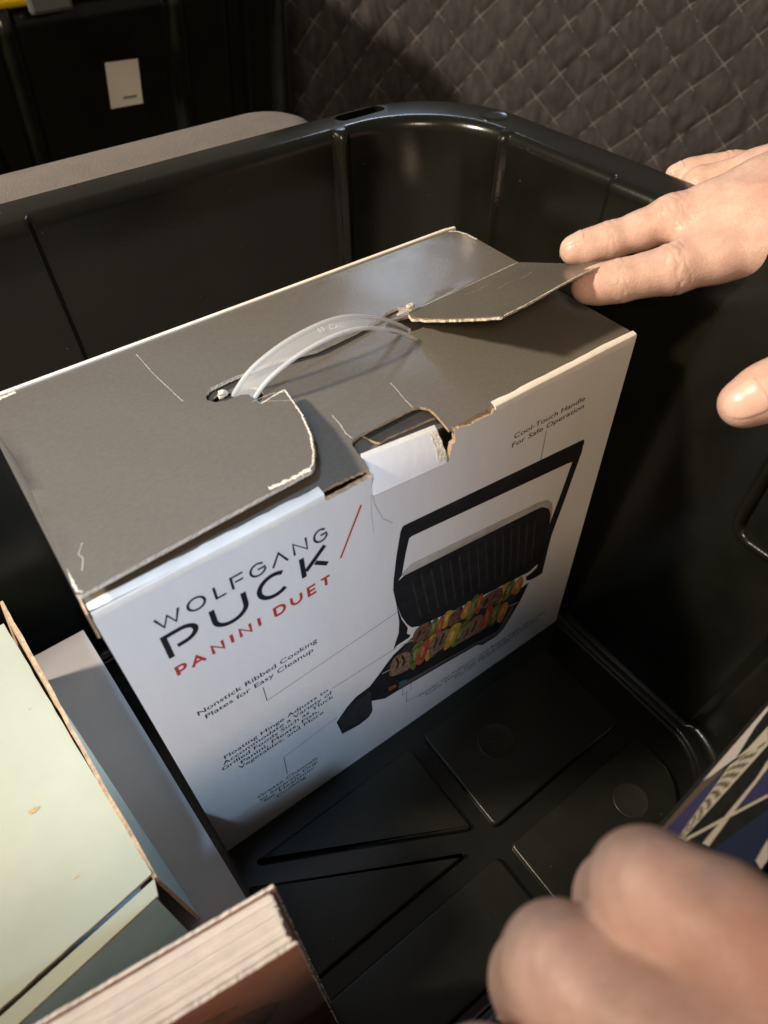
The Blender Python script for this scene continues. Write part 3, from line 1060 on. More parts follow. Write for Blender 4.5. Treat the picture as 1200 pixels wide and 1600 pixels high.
mm2 = lambda L: [(a / 1000, b / 1000) for a, b in L]
lin = lambda a0, a1, b0, b1: (lambda x_: (a0 / 1000 + (a1 - a0) / 1000 * (x_ - 0.015) / 0.068, b0 / 1000 + (b1 - b0) / 1000 * (x_ - 0.015) / 0.068))
stroke_word('brand_lettering', 'WOLFGVNG', mm2([(15.5, 25.1), (27.1, 34.3), (37.4, 42.1), (44.0, 49.7), (51.4, 58.1), (60.0, 67.2), (69.3, 75.6), (78.0, 84.3)]), lin(202.6, 203.6, 209.8, 210.8), 'ink', 0.00095)
stroke_word('brand_lettering', 'PUCK', mm2([(15.2, 28.6), (33.5, 48.3), (52.1, 65.6), (70.9, 83.4)]), lin(184.3, 188.8, 199.0, 202.0), 'ink', 0.0021)
stroke_word('name_lettering', 'pANINIDUET', mm2([(15.3, 19.9), (20.9, 27.3), (29.7, 35.2), (37.6, 39.2), (41.5, 47.0), (49.5, 51.0), (56.6, 62.1), (64.2, 69.8), (71.9, 76.5), (78.0, 83.4)]), lin(172.7, 176.9, 179.2, 183.0), 'inkred', 0.00125)
flat_print('red_slash', [[(0.0994, 0.2120), (0.1003, 0.2117), (0.0889, 0.1886), (0.0880, 0.1889)]], 'inkred')


def caption(text, x0, x1, z0, h=0.0033, slope=0.0, name='caption'):
    cu = bpy.data.curves.new(name, 'FONT')
    cu.body = text
    cu.size = 1.0
    cu.resolution_u = 3
    t = bpy.data.objects.new('tmp_text', cu)
    COL.objects.link(t)
    d = bpy.context.evaluated_depsgraph_get()
    me = bpy.data.meshes.new_from_object(t.evaluated_get(d))
    bpy.data.objects.remove(t, do_unlink=True)
    V = [(v.co.x, v.co.y) for v in me.vertices]
    F = [tuple(p.vertices) for p in me.polygons]
    bpy.data.meshes.remove(me)
    ax, bx = min(v[0] for v in V), max(v[0] for v in V)
    s = (x1 - x0) / (bx - ax)
    W3 = []
    for u, v in V:
        x_ = x0 + (u - ax) * s
        W3.append(on_front(x_, z0 + v * h / 0.73 + slope * (x_ - x0)))
    return mk(name, W3, F, 'ink', FRONT)


cap = lambda t, a, b, z, h=3.3, s=0.0: caption(t, a / 1000, b / 1000, z / 1000, h / 1000, s)
cap('Cool-Touch Handle', 179, 222.5, 202.6, 3.0)
cap('For Safe Operation', 178.4, 223, 198.0, 3.0)
cap('Nonstick Ribbed Cooking', 16, 72.5, 140.8, 3.4, 0.05)
cap('Plates for Easy Cleanup', 18.2, 69.9, 135.7, 3.4, 0.05)
cap('Floating Hinge Adjusts to', 18.3, 73.8, 95.8, 3.3, 0.05)
cap('Accommodate a Variety of', 16.6, 75.7, 91.2, 3.3, 0.05)
cap('Grilled Foods Such as Thick', 15.3, 76.0, 86.8, 3.3, 0.05)
cap('Panini, Meats, Fish,', 24.2, 67.2, 82.6, 3.3, 0.05)
cap('Vegetables, and More', 22.4, 69.5, 78.4, 3.3, 0.05)
cap('Grease Channels', 25.2, 61.6, 37.0, 3.3)
cap('to Separate Drip', 25.6, 61.0, 32.6, 3.3)
cap('for Healthier', 27.5, 58.8, 28.4, 3.3)
cap('Cooking', 34.4, 52.6, 24.0, 3.3)
cap('Power On Indicator and Ready Light Lets You', 131, 233.7, 27.9, 3.0, -0.03)
cap('Know When Your Grill is Preheated to the', 135.9, 229, 23.3, 3.0, -0.03)
cap('Correct Temperature', 158.8, 204.4, 18.6, 3.0)
for pl in ([(199.6, 196.5), (199.4, 179.0)], [(44.3, 134.0), (44.3, 122.2), (115.3, 128.9)], [(76.1, 98.6), (114.9, 98.3)], [(43.5, 43.0), (44.2, 62.7), (76.4, 67.9)],
           [(118.5, 54.0), (118.5, 44.0), (124.5, 44.8), (124.5, 52)], [(121.5, 44.4), (121.5, 33.0), (130.2, 30.5)]):
    flat_print('leader_line', ribbon([(a / 1000, b / 1000) for a, b in pl], 0.00035), 'inkgrey')

flat_print('wear_line', ribbon([(0.01235, 0.02976), (0.02018, 0.03137), (0.02761, 0.03018), (0.03371, 0.02949)], 0.0012), 'wear_line', 0.00012)  # crease dent low on the left, drawn as a brown tint
flat_print('wear_line', ribbon([(0.1052, 0.21394), (0.10588, 0.20859), (0.10751, 0.20357), (0.10949, 0.1978), (0.11413, 0.19242)], 0.0004), 'pr_silver', 0.0002)  # grey lines draw the paper tear below the tab and its shadow
flat_print('wear_line', ribbon([(0.10462, 0.2143), (0.1042, 0.20462), (0.10464, 0.19304)], 0.0003), 'pr_silver', 0.0002)
# printed picture of the grill: flat colour areas on the board
def pic(name, pts, m, lay, sm=0):
    p = smooth_poly(pts, 4) if sm else pts
    return flat_print(name, [p], m, 0.00018 + 0.00009 * lay)
pic('printed_lid_trim', [(0.11634, 0.15498), (0.12347, 0.1593), (0.20425, 0.14736), (0.21103, 0.14477), (0.21542, 0.13952), (0.21697, 0.13406), (0.21856, 0.1178), (0.21061, 0.13797), (0.20261, 0.142), (0.11947, 0.15367)], 'pr_silver', 0)
pic('printed_handle', [(0.11876, 0.18702), (0.11982, 0.18726), (0.22744, 0.17589), (0.22951, 0.17545), (0.23024, 0.17207), (0.22475, 0.16351), (0.22037, 0.16461), (0.12361, 0.17783), (0.12225, 0.17744)], 'pr_black', 2)
pic('printed_handle_arm', [(0.22982, 0.17363), (0.23015, 0.16705), (0.22531, 0.13462), (0.2213, 0.10954), (0.22103, 0.09188), (0.2211, 0.0764), (0.2172, 0.07625), (0.21124, 0.0775), (0.20758, 0.0799), (0.20644, 0.08417), (0.21034, 0.08472), (0.21465, 0.08639), (0.21599, 0.099), (0.21626, 0.11686), (0.22128, 0.14385), (0.22444, 0.16403)], 'pr_black', 1)
pic('printed_handle_arm', [(0.11876, 0.18702), (0.12225, 0.17778), (0.12034, 0.16961), (0.11805, 0.15552), (0.1156, 0.15237), (0.11312, 0.14844), (0.11353, 0.15588), (0.11541, 0.17148), (0.11769, 0.18486)], 'pr_black', 3)
pic('printed_hot_plate', [(0.11312, 0.14825), (0.1156, 0.15256), (0.11947, 0.15404), (0.20151, 0.14309), (0.20746, 0.14192), (0.21318, 0.13709), (0.216, 0.13074), (0.21937, 0.09991), (0.21866, 0.09363), (0.21529, 0.09035), (0.20778, 0.08788), (0.15082, 0.09912), (0.12873, 0.10512), (0.12383, 0.10861), (0.12095, 0.11392), (0.11756, 0.1235), (0.11468, 0.13644)], 'pr_black', 3)
for k in range(15):
    t = (k + 0.7) / 16
    def mixp(a, b, t=t):
        return (a[0] + (b[0] - a[0]) * t, a[1] + (b[1] - a[1]) * t)
    P6 = [(0.11917, 0.14955), (0.21125, 0.13483), (0.21525, 0.09568), (0.12571, 0.11304)]
    a, b = mixp(P6[0], P6[1]), mixp(P6[3], P6[2])
    flat_print('printed_rib', ribbon([a, mixp(a, b, 0.5), b], 0.0011), 'pr_dark', 0.00018 + 0.00009 * 4)
pic('printed_hinge', [(0.11468, 0.13644), (0.11785, 0.12065), (0.12159, 0.10996), (0.12096, 0.10524), (0.12323, 0.10222), (0.12259, 0.10045), (0.11501, 0.10047), (0.11259, 0.09896), (0.11394, 0.10432), (0.11591, 0.11058), (0.11631, 0.12027)], 'pr_black', 2)
pic('printed_base', [(0.1239, 0.09852), (0.11251, 0.0937), (0.10756, 0.08868), (0.10287, 0.08328), (0.09715, 0.07755), (0.08859, 0.07622), (0.08274, 0.07191), (0.07569, 0.06322), (0.07801, 0.04624), (0.08908, 0.04387), (0.0953, 0.0452), (0.09789, 0.04936), (0.09741, 0.06156), (0.10665, 0.05399), (0.1157, 0.05316), (0.14264, 0.04892), (0.17402, 0.04339), (0.17854, 0.03879), (0.19001, 0.03769), (0.19527, 0.04048), (0.20614, 0.06202), (0.21033, 0.07577), (0.20488, 0.07569), (0.1587, 0.08753)], 'pr_black', 2)
pic('printed_base_side', [(0.07691, 0.06261), (0.08433, 0.07201), (0.09728, 0.07337), (0.09773, 0.0612), (0.09794, 0.05049), (0.09506, 0.04731), (0.07828, 0.0496)], 'pr_dark', 3)
pic('printed_base_side', [(0.1154, 0.05861), (0.14243, 0.05392), (0.19027, 0.04365), (0.19953, 0.06499), (0.20234, 0.06262), (0.19577, 0.04143), (0.18976, 0.03962), (0.17827, 0.04133), (0.17381, 0.04557), (0.14255, 0.05099), (0.11572, 0.05487)], 'pr_mid', 3)
pic('printed_tray', [(0.12474, 0.09654), (0.10914, 0.08708), (0.10738, 0.08171), (0.12757, 0.07108), (0.18906, 0.05299), (0.20419, 0.07377), (0.19367, 0.07742)], 'pr_dark', 3)
pic('printed_light', [(0.10895, 0.06393), (0.11405, 0.06175), (0.11367, 0.0588), (0.10919, 0.05974)], 'pr_red', 4)
pic('printed_light', [(0.11578, 0.06212), (0.12136, 0.06009), (0.12101, 0.05766), (0.1161, 0.05898)], 'pr_teal', 4)
for a in ([(0.10496, 0.08274), (0.11161, 0.08132)], [(0.19198, 0.06612), (0.20386, 0.06177)], [(0.11659, 0.09834), (0.12563, 0.09638)]):
    flat_print('printed_skewer', ribbon(a, 0.0008), 'pr_silver', 0.00018 + 0.00009 * 4)
KB = [
    ('pr_meat', [(0.12464, 0.09981), (0.12791, 0.10501), (0.13613, 0.10306), (0.13701, 0.09119), (0.13111, 0.08955), (0.12569, 0.09152)]), ('pr_green', [(0.13581, 0.09788), (0.13809, 0.10267), (0.14121, 0.10059), (0.13992, 0.08852), (0.13707, 0.08943)]), ('pr_red', [(0.13999, 0.08673), (0.14075, 0.09759), (0.14373, 0.10178), (0.14519, 0.0964), (0.14277, 0.0859)]),
    ('pr_yellow', [(0.14323, 0.09118), (0.14553, 0.10157), (0.14952, 0.10149), (0.15104, 0.09651), (0.14727, 0.08782)]), ('pr_meat', [(0.14792, 0.09092), (0.15072, 0.09843), (0.15736, 0.09819), (0.15818, 0.0875), (0.15158, 0.0848)]), ('pr_orange', [(0.15683, 0.08868), (0.15988, 0.09876), (0.1636, 0.09768), (0.16319, 0.09046), (0.16022, 0.08428)]),
    ('pr_green', [(0.16136, 0.08328), (0.1641, 0.09794), (0.16898, 0.09929), (0.16847, 0.08735), (0.16489, 0.07959)]), ('pr_red', [(0.16702, 0.08691), (0.16936, 0.09764), (0.17221, 0.09665), (0.17232, 0.08761), (0.17006, 0.08)]), ('pr_meat', [(0.17156, 0.08443), (0.17277, 0.09347), (0.18651, 0.09118), (0.18732, 0.07929), (0.18125, 0.07849)]),
    ('pr_yellow', [(0.18178, 0.08149), (0.18719, 0.09104), (0.19124, 0.09137), (0.19197, 0.08399), (0.18714, 0.07642)]), ('pr_green', [(0.18815, 0.07904), (0.19176, 0.09014), (0.19685, 0.08912), (0.19628, 0.0795), (0.19077, 0.07483)]), ('pr_orange', [(0.19496, 0.07915), (0.19792, 0.08662), (0.20168, 0.08878), (0.20434, 0.08182), (0.20094, 0.0734)]),
    ('pr_meat2', [(0.10949, 0.08108), (0.11274, 0.09141), (0.12231, 0.08755), (0.12338, 0.07147), (0.11638, 0.0715), (0.11015, 0.0755)]), ('pr_green', [(0.12262, 0.08284), (0.12598, 0.09124), (0.1315, 0.08946), (0.12848, 0.08126), (0.12685, 0.06825), (0.12359, 0.06875)]), ('pr_red', [(0.12692, 0.07861), (0.13289, 0.08931), (0.13626, 0.08354), (0.13175, 0.06924), (0.12786, 0.0691)]),
    ('pr_yellow', [(0.13162, 0.08001), (0.13589, 0.0891), (0.13984, 0.08787), (0.13584, 0.07743), (0.13656, 0.06757), (0.13388, 0.0668)]), ('pr_meat2', [(0.13554, 0.0807), (0.14018, 0.08714), (0.14975, 0.08415), (0.14971, 0.07024), (0.14197, 0.06846), (0.13679, 0.06703)]), ('pr_yellow', [(0.14639, 0.06882), (0.15033, 0.08477), (0.15709, 0.08375), (0.15706, 0.0784), (0.15289, 0.06724), (0.14787, 0.06492)]),
    ('pr_green', [(0.15185, 0.06669), (0.15797, 0.08051), (0.1642, 0.07889), (0.16081, 0.06597), (0.15503, 0.06118)]), ('pr_meat2', [(0.15777, 0.06573), (0.16359, 0.07724), (0.17275, 0.07723), (0.17701, 0.06038), (0.16658, 0.06062), (0.15761, 0.06185)]), ('pr_red', [(0.17406, 0.06457), (0.17652, 0.07905), (0.18073, 0.07907), (0.1818, 0.06831), (0.17795, 0.06015)]),
    ('pr_green', [(0.17999, 0.06232), (0.18151, 0.07449), (0.18865, 0.07529), (0.18759, 0.06779), (0.18412, 0.05678)]), ('pr_orange', [(0.1867, 0.05945), (0.18874, 0.07126), (0.19269, 0.07264), (0.1949, 0.06453), (0.19106, 0.05309)])]
for i, (m, p) in enumerate(KB):
    lay = 5 + (i % 3) + (3 if i > 11 else 0)
    pic('printed_food', p, m, lay, 1)
    if 'meat' not in m:
        cx, cz = sum(q[0] for q in p) / len(p), sum(q[1] for q in p) / len(p)
        pic('printed_highlight', [(cx + (q[0] - cx) * 0.30 - 0.0004, cz + (q[1] - cz) * 0.42 + 0.0010) for q in p], m + '_hi', lay + 0.4, 1)
# grill stripes on the meat
for a in ([(0.11367, 0.09049), (0.11503, 0.084), (0.11372, 0.08007)], [(0.11748, 0.08892), (0.1189, 0.08236), (0.1179, 0.07809)], [(0.14081, 0.0841), (0.13999, 0.07899), (0.13859, 0.07509)], [(0.14541, 0.0842), (0.14412, 0.07881), (0.14274, 0.07488)], [(0.16424, 0.07222), (0.16248, 0.06702), (0.16051, 0.06425)], [(0.16946, 0.07498), (0.16827, 0.07008), (0.16646, 0.06566)], [(0.12892, 0.10206), (0.12802, 0.09807), (0.1266, 0.0959)], [(0.17656, 0.09033), (0.17528, 0.08722), (0.17326, 0.08582)]):
    flat_print('printed_grill_mark', ribbon(a, 0.0012), 'pr_black', 0.00018 + 0.00009 * 11)

# ------------------------------------------------------------------ flat pale box lying on the bin floor, left of the grill box
def obox(name, quad_lo, quad_hi, z0, z1, m, parent=None, bevel=0.0006, label=None):
    v = [(p[0], p[1], z0) for p in quad_lo] + [(p[0], p[1], z1) for p in quad_hi]
    f = [(0, 3, 2, 1), (4, 5, 6, 7), (0, 1, 5, 4), (1, 2, 6, 5), (2, 3, 7, 6), (3, 0, 4, 7)]
    return mk(name, v, f, m, parent, bevel=bevel, label=label)


ZG = 0.070
q = mmm([(-0.6, -66), (-11.3, 128), (-188, 124), (-184, -78)])
fb = thing('flat_box', 'plain pale grey box lying flat between the grill box and the pale blue box', 'box', (-0.1, 0.03, 0.0))
obox('box_body', q, q, 0.0005, ZG - 0.0006, 'greycard', fb)
lidq = mmm([(-0.4, -66.5), (-11.1, 128.4), (-188.5, 124.4), (-184.5, -78.5)])
sheet('box_lid', lidq, lambda x, y, w: (x, y, ZG + 0.0004 * nz(x, y, 9) + w), ('greycard', 'greycard', 'kraft'), fb, thick=0.0011, grid=0.02)

# ------------------------------------------------------------------ cream topped pale blue box
cb = thing('pale_box', 'pale blue cardboard box with a cream lid and a raised brown-edged side', 'box', (-0.1, 0.03, ZG))
ZC = 0.130
lid = rough(mmm([(-24.0, -40.2), (-37.4, 104.0), (-188, 98), (-172, -63.6)]), {0, 3}, amp=0.00016, step=0.006, seed=21)
sheet('lid', lid, lambda x, y, w: (x, y, ZC + 0.0005 * nz(x, y, 7) - 0.0012 * sstep(-0.06, -0.03, x) * sstep(0.02, 0.10, y) + w), ('cream', 'kraft', 'kraft'), cb, thick=0.0018, grid=0.012)
for k_, (cx, cy, rx, ry) in enumerate([(-0.0520, 0.0080, 0.0022, 0.0010), (-0.0470, -0.0250, 0.0012, 0.0004), (-0.0405, 0.0520, 0.0008, 0.0005)]):
    rs = random.Random(k_)
    o2 = [(cx + rx * math.cos(t_ * 0.52) * rs.uniform(0.6, 1.2), cy + ry * math.sin(t_ * 0.52) * rs.uniform(0.6, 1.2)) for t_ in range(12)]
    mk('scuff', [(a_, b_, ZC + 0.0005 * nz(a_, b_, 7) - 0.0012 * sstep(-0.06, -0.03, a_) * sstep(0.02, 0.10, b_) + 0.00015) for a_, b_ in o2], [tuple(range(12))], 'scuff', cb)
# right side leaning outwards at the back, brown cut edge on top
top_a, top_b = Vector((-0.0232, -0.0420, 0.1338)), Vector((-0.0332, 0.1135, 0.1350))
bot_a, bot_b = Vector((-0.0205, -0.0440, ZG + 0.0005)), Vector((-0.0440, 0.1100, ZG + 0.0005))
def side_map(u, v, w):
    p = bot_a.lerp(bot_b, u).lerp(top_a.lerp(top_b, u), v)
    return (p.x + w + 0.0004 * nz(u * 0.2, v * 0.1, 3), p.y, p.z + (0.0004 * nz(u, v, 2) if v > 0.9 else 0))
so = [(0, 0), (1, 0), (1, 0.985)]
so += [(1 - i / 60, 1 - 0.012 * abs(math.sin(i * 2.4)) * (i % 3 == 0)) for i in range(1, 50)] + [(0.17, 0.99), (0.14, 0.95), (0.0, 0.935)]
sheet('side_panel', so, side_map, ('blue', 'kraft', 'kraft'), cb, thick=0.0015, grid=0)
# front board with a cream lip along the top
ff = [Vector((-0.0265, -0.0475, 0)), Vector((-0.170, -0.0705, 0))]
def front_c(u, v, w):
    p = ff[0].lerp(ff[1], u)
    return (p.x, p.y - w * -1 * 0 - w * 0 + (0.0), p.z + v)
nf = Vector((ff[1].y - ff[0].y, -(ff[1].x - ff[0].x), 0)).normalized()
if nf.y > 0:
    nf = -nf
sheet('front_board', [(0, 0.0005 + ZG), (1, 0.0005 + ZG), (1, 0.1270), (0, 0.1270)], lambda u, v, w: tuple(ff[0].lerp(ff[1], u) + nf * (w + 0.0) + Vector((0, 0, v))), ('blue', 'kraft', 'kraft'), cb, thick=0.0018, grid=0)
lipq = mmm([(-25.4, -47.8), (-24.2, -41.8), (-171, -65.0), (-171, -71.6)])
sheet('front_lip', lipq, lambda x, y, w: (x, y, 0.1288 + w), ('cream', 'kraft', 'kraft'), cb, thick=0.0016, grid=0)
obox('box_body', mmm([(-30, -45), (-48, 108), (-186, 96), (-168, -68)]), mmm([(-30, -45), (-41.5, 104), (-186, 96), (-168, -68)]), ZG + 0.0004, 0.1205, 'blue', cb)

# ------------------------------------------------------------------ thick book standing upright in front
bk = thing('thick_book', 'thick worn paperback with a glossy brown cover standing upright in front', 'book', (-0.06, -0.095, 0.004))
BU = Vector((-0.9934, 0.1148, 0))
BV = Vector((-0.1148, -0.9934, 0))
BO = Vector((0.0084, -0.0906, 0))
def bmap(u, v, z):
    # u along the cover (to the left), v through the thickness (towards the front)
    p = BO + BU * u + BV * v
    return (p.x, p.y - 0.00 * z, z)
rnd = random.Random(7)
vv = 0.0012
secs = []
widths = [rnd.uniform(0.0004, 0.0010) for _ in range(19)]
for i, w_ in enumerate(widths):
    top = 0.1985 - 0.0007 + rnd.uniform(-0.00035, 0.0003)
    u0 = 0.0012 + rnd.uniform(-0.0003, 0.0005)
    V = []
    for z in (0.006, top):
        for u, v in ((u0, vv), (0.128, vv), (0.128, vv + w_), (u0, vv + w_)):
            V.append(bmap(u, v, z + (rnd.uniform(-0.0001, 0.0001) if z > 0.1 else 0)))
    mk('page_block', V, [(0, 3, 2, 1), (4, 5, 6, 7), (0, 1, 5, 4), (1, 2, 6, 5), (2, 3, 7, 6), (3, 0, 4, 7)], 'pages', bk, bevel=0.00010)
    vv += w_ + 0.00006 + (0.00018 if i % 4 == 3 else 0)
V = []
for z in (0.006, 0.1968):
    for u, v in ((0.0025, 0.0012), (0.127, 0.0012), (0.127, vv - 0.0002), (0.0025, vv - 0.0002)):
        V.append(bmap(u, v, z))
mk('page_core', V, [(0, 3, 2, 1), (4, 5, 6, 7), (0, 1, 5, 4), (1, 2, 6, 5), (2, 3, 7, 6), (3, 0, 4, 7)], 'pagegap', bk)
for v0, nm in ((0.0, 'back_cover'), (vv + 0.0001, 'front_cover')):
    oc = rough([(0.0, 0.004), (0.130, 0.004), (0.130, 0.1990), (0.0, 0.1990)], {2, 3}, amp=0.00035, step=0.0009, seed=int(v0 * 1e5) + 3)
    sheet(nm, oc, (lambda v0: lambda u, z, w: bmap(u, v0 + 0.0008 + w, z))(v0), ('cover', 'pages', 'pages'), bk, thick=0.0008, grid=0.02)
    if nm == 'front_cover':
        for k, c in enumerate([[(0.012, 0.150), (0.030, 0.168), (0.055, 0.172), (0.075, 0.160), (0.085, 0.135), (0.060, 0.120), (0.03, 0.125)],
                               [(0.020, 0.176), (0.045, 0.186), (0.08, 0.186), (0.1, 0.178), (0.075, 0.181), (0.045, 0.179)]]):
            v2, tr = tri_area(smooth_poly(c, 5), (), 0)
            mk('cover_print', [bmap(p.x, v0 + 0.00095 + 0.0001 * k, p.y) for p in v2], tr, ['cover', 'pr_meat2'][k] if False else 'pr_meat2', bk)

# ------------------------------------------------------------------ patterned glossy box by the front wall
ZP = 0.185
pk = thing('patterned_box', 'glossy box printed with blue, black and checkered stripes under the near hand', 'box', (0.13, -0.15, 0.004))
e0, e1 = [(0.03915, -0.14557, 0.185), (0.17174, -0.13511, 0.185)]
E0, E1 = Vector(e0), Vector(e1)
EU = (E1 - E0)
EU.z = 0
EU.normalize()
EV = Vector((EU.y, -EU.x, 0))
LNG = 0.232 - E0.x
def pmap(s, t, z):
    p = E0 + EU * s + EV * t
    return (p.x, p.y, z)
WPK = 0.0275
Vp = [pmap(s, t, z) for z in (0.0040, ZP) for s, t in ((-0.012, 0), (LNG, 0), (LNG, WPK), (-0.012, WPK))]
PKB = mk('box_body', Vp, [(0, 3, 2, 1), (4, 5, 6, 7), (0, 1, 5, 4), (1, 2, 6, 5), (2, 3, 7, 6), (3, 0, 4, 7)], 'pk_black', pk, bevel=0.0012, bseg=3)
def pk_print(name, pts, m, lay):
    # pts are (x, y) on the top of the box; clip to the face
    def clip(poly):
        out = [((Vector((p[0], p[1], 0)) - Vector((E0.x, E0.y, 0))).dot(EU), (Vector((p[0], p[1], 0)) - Vector((E0.x, E0.y, 0))).dot(EV)) for p in poly]
        for ax, lim, sg in ((1, 0.0013, 1), (1, WPK - 0.0013, -1), (0, LNG - 0.0013, -1), (0, -0.0105, 1)):
            src, out = out, []
            for i in range(len(src)):
                a, b = src[i - 1], src[i]
                ia, ib = (a[ax] - lim) * sg >= 0, (b[ax] - lim) * sg >= 0
                if ia != ib:
                    t = (lim - a[ax]) / (b[ax] - a[ax])
                    out.append((a[0] + (b[0] - a[0]) * t, a[1] + (b[1] - a[1]) * t))
                if ib:
                    out.append(b)
            if len(out) < 3:
                return []
        return out
    c = clip(pts)
    if len(c) < 3:
        return
    v2, tr = tri_area(c, (), 0)
    if tr:
        mk(name, [pmap(p.x, p.y, ZP + 0.00012 + 0.00007 * lay) for p in v2], tr, m, pk)
def ZQ(pts):
    return [(p[0], p[1]) for p in pts]
pk_print('printed_band', ZQ([(0.17051, -0.13594, 0.185), (0.16462, -0.1356, 0.185), (0.14882, -0.13662, 0.185), (0.13672, -0.13737, 0.185), (0.12706, -0.13852, 0.185), (0.13251, -0.14005, 0.185), (0.14574, -0.14119, 0.185), (0.15958, -0.13858, 0.185), (0.16806, -0.13757, 0.185)]), 'pk_white', 0)
pk_print('printed_band', ZQ([(0.16309, -0.1409, 0.185), (0.1512, -0.14155, 0.185), (0.14488, -0.14133, 0.185), (0.15866, -0.14387, 0.185)]), 'pk_cream', 1)
pk_print('printed_band', ZQ([(0.14134, -0.14153, 0.185), (0.12674, -0.13877, 0.185), (0.10678, -0.14096, 0.185), (0.11129, -0.14291, 0.185), (0.12604, -0.14236, 0.185)], ), 'pk_brown', 0)
pk_print('printed_band', ZQ([(0.13951, -0.14145, 0.185), (0.12716, -0.1415, 0.185), (0.11038, -0.14225, 0.185), (0.11166, -0.14586, 0.185), (0.12585, -0.14412, 0.185)]), 'pk_blue', 1)
band = ZQ([(0.15923, -0.14349, 0.185), (0.14201, -0.14152, 0.185), (0.11166, -0.14586, 0.185), (0.11227, -0.14698, 0.185), (0.15753, -0.14463, 0.185)])
pk_print('printed_band', band, 'pk_cream', 2)
top_l = [Vector(p) for p in ZQ([(0.14199, -0.14176, 0.185), (0.11195, -0.14586, 0.185)])]
bot_l = [Vector(p) for p in ZQ([(0.15869, -0.14363, 0.185), (0.11227, -0.14675, 0.185)])]
def along(pl, t):
    ls = [(pl[i + 1] - pl[i]).length for i in range(len(pl) - 1)]
    d = t * sum(ls)
    for i, l in enumerate(ls):
        if d <= l or i == len(ls) - 1:
            return pl[i].lerp(pl[i + 1], min(1, d / l))
        d -= l
ck = []
NC = 18
for i in range(NC):
    for j in range(4):
        if (i + j) % 2:
            q4 = [along(top_l, (i + a) / NC).lerp(along(bot_l, (i + a) / NC), (j + b) / 4) for a, b in ((0.08, 0.06), (0.92, 0.06), (0.92, 0.94), (0.08, 0.94))]
            ck.append([tuple(p) for p in q4])
V, F = [], []
for p in ck:
    s = len(V)
    for x_, y_ in p:
        V.append((x_, y_, ZP + 0.00012 + 0.00007 * 4))
    F.append((s, s + 1, s + 2, s + 3))
ckm = mk('printed_check', V, F, 'pk_brown', pk)
pk_print('printed_band', ZQ([(0.15326, -0.1475, 0.185), (0.14454, -0.1489, 0.185), (0.11574, -0.15107, 0.185), (0.1165, -0.15271, 0.185), (0.13103, -0.15097, 0.185), (0.1509, -0.14908, 0.185)]), 'pk_cream', 2)
pk_print('printed_band', ZQ([(0.15054, -0.14932, 0.185), (0.13197, -0.15097, 0.185), (0.14388, -0.15378, 0.185)]), 'pk_blue', 3)
pk_print('printed_band', ZQ([(0.14371, -0.1539, 0.185), (0.12993, -0.15087, 0.185), (0.11213, -0.14709, 0.185), (0.11229, -0.14788, 0.185), (0.1296, -0.15155, 0.185), (0.14286, -0.15447, 0.185)]), 'pk_cream', 4)
pk_print('printed_band', ZQ([(0.13966, -0.15661, 0.185), (0.11592, -0.15381, 0.185), (0.12473, -0.16662, 0.185)]), 'pk_navy', 1)
pk_print('printed_band', ZQ([(0.13238, -0.16149, 0.185), (0.12404, -0.16296, 0.185), (0.12179, -0.16859, 0.185)]), 'pk_white', 3)
pk_print('printed_band', ZQ([(0.10301, -0.14174, 0.185), (0.08771, -0.14266, 0.185), (0.07129, -0.14357, 0.185), (0.03852, -0.14626, 0.185), (0.04155, -0.15009, 0.185), (0.0716, -0.14796, 0.185), (0.09418, -0.14636, 0.185), (0.10472, -0.14452, 0.185)]), 'pk_white', 1)

# ------------------------------------------------------------------ background: grey chair seat, second bin with yellow lid
def rounded_slab(name, lo, hi, r, m, parent=None, n=6, plan=0.03):
    x0, y0, z0 = lo
    x1, y1, z1 = hi
    def rr(ins, z):
        out = []
        q = max(0.002, plan - ins)
        for cx, cy, t0 in ((x1 - ins - q, y1 - ins - q, 0), (x0 + ins + q, y1 - ins - q, 90), (x0 + ins + q, y0 + ins + q, 180), (x1 - ins - q, y0 + ins + q, 270)):
            for i in range(10):
                t = rad(t0 + 90 * i / 9)
                out.append((cx + q * math.cos(t), cy + q * math.sin(t), z))
        return out
    rings = [rr(r * (1 - math.sin(math.pi / 2 * i / n)), z0 + r * (1 - math.cos(math.pi / 2 * i / n))) for i in range(n + 1)]
    rings += [rr(r * (1 - math.cos(math.pi / 2 * i / n)), z1 - r * (1 - math.sin(math.pi / 2 * i / n))) for i in range(n + 1)]
    V, F = loft(rings, (True, True))
    return mk(name, V, F, m, parent, smooth=True)


seat = thing('upholstered_seat', 'grey upholstered seat with rounded corner behind the black bin', 'seat', (0.0, 0.30, -0.012))
rounded_slab('cushion', (-0.33, 0.240, 0.150), (0.2585, 0.320, 0.2475), 0.020, 'greyseat', seat, plan=0.040)
box('seat_base', (-0.30, 0.255, -0.011), (0.235, 0.325, 0.151), 'clip', seat, bevel=0.004)

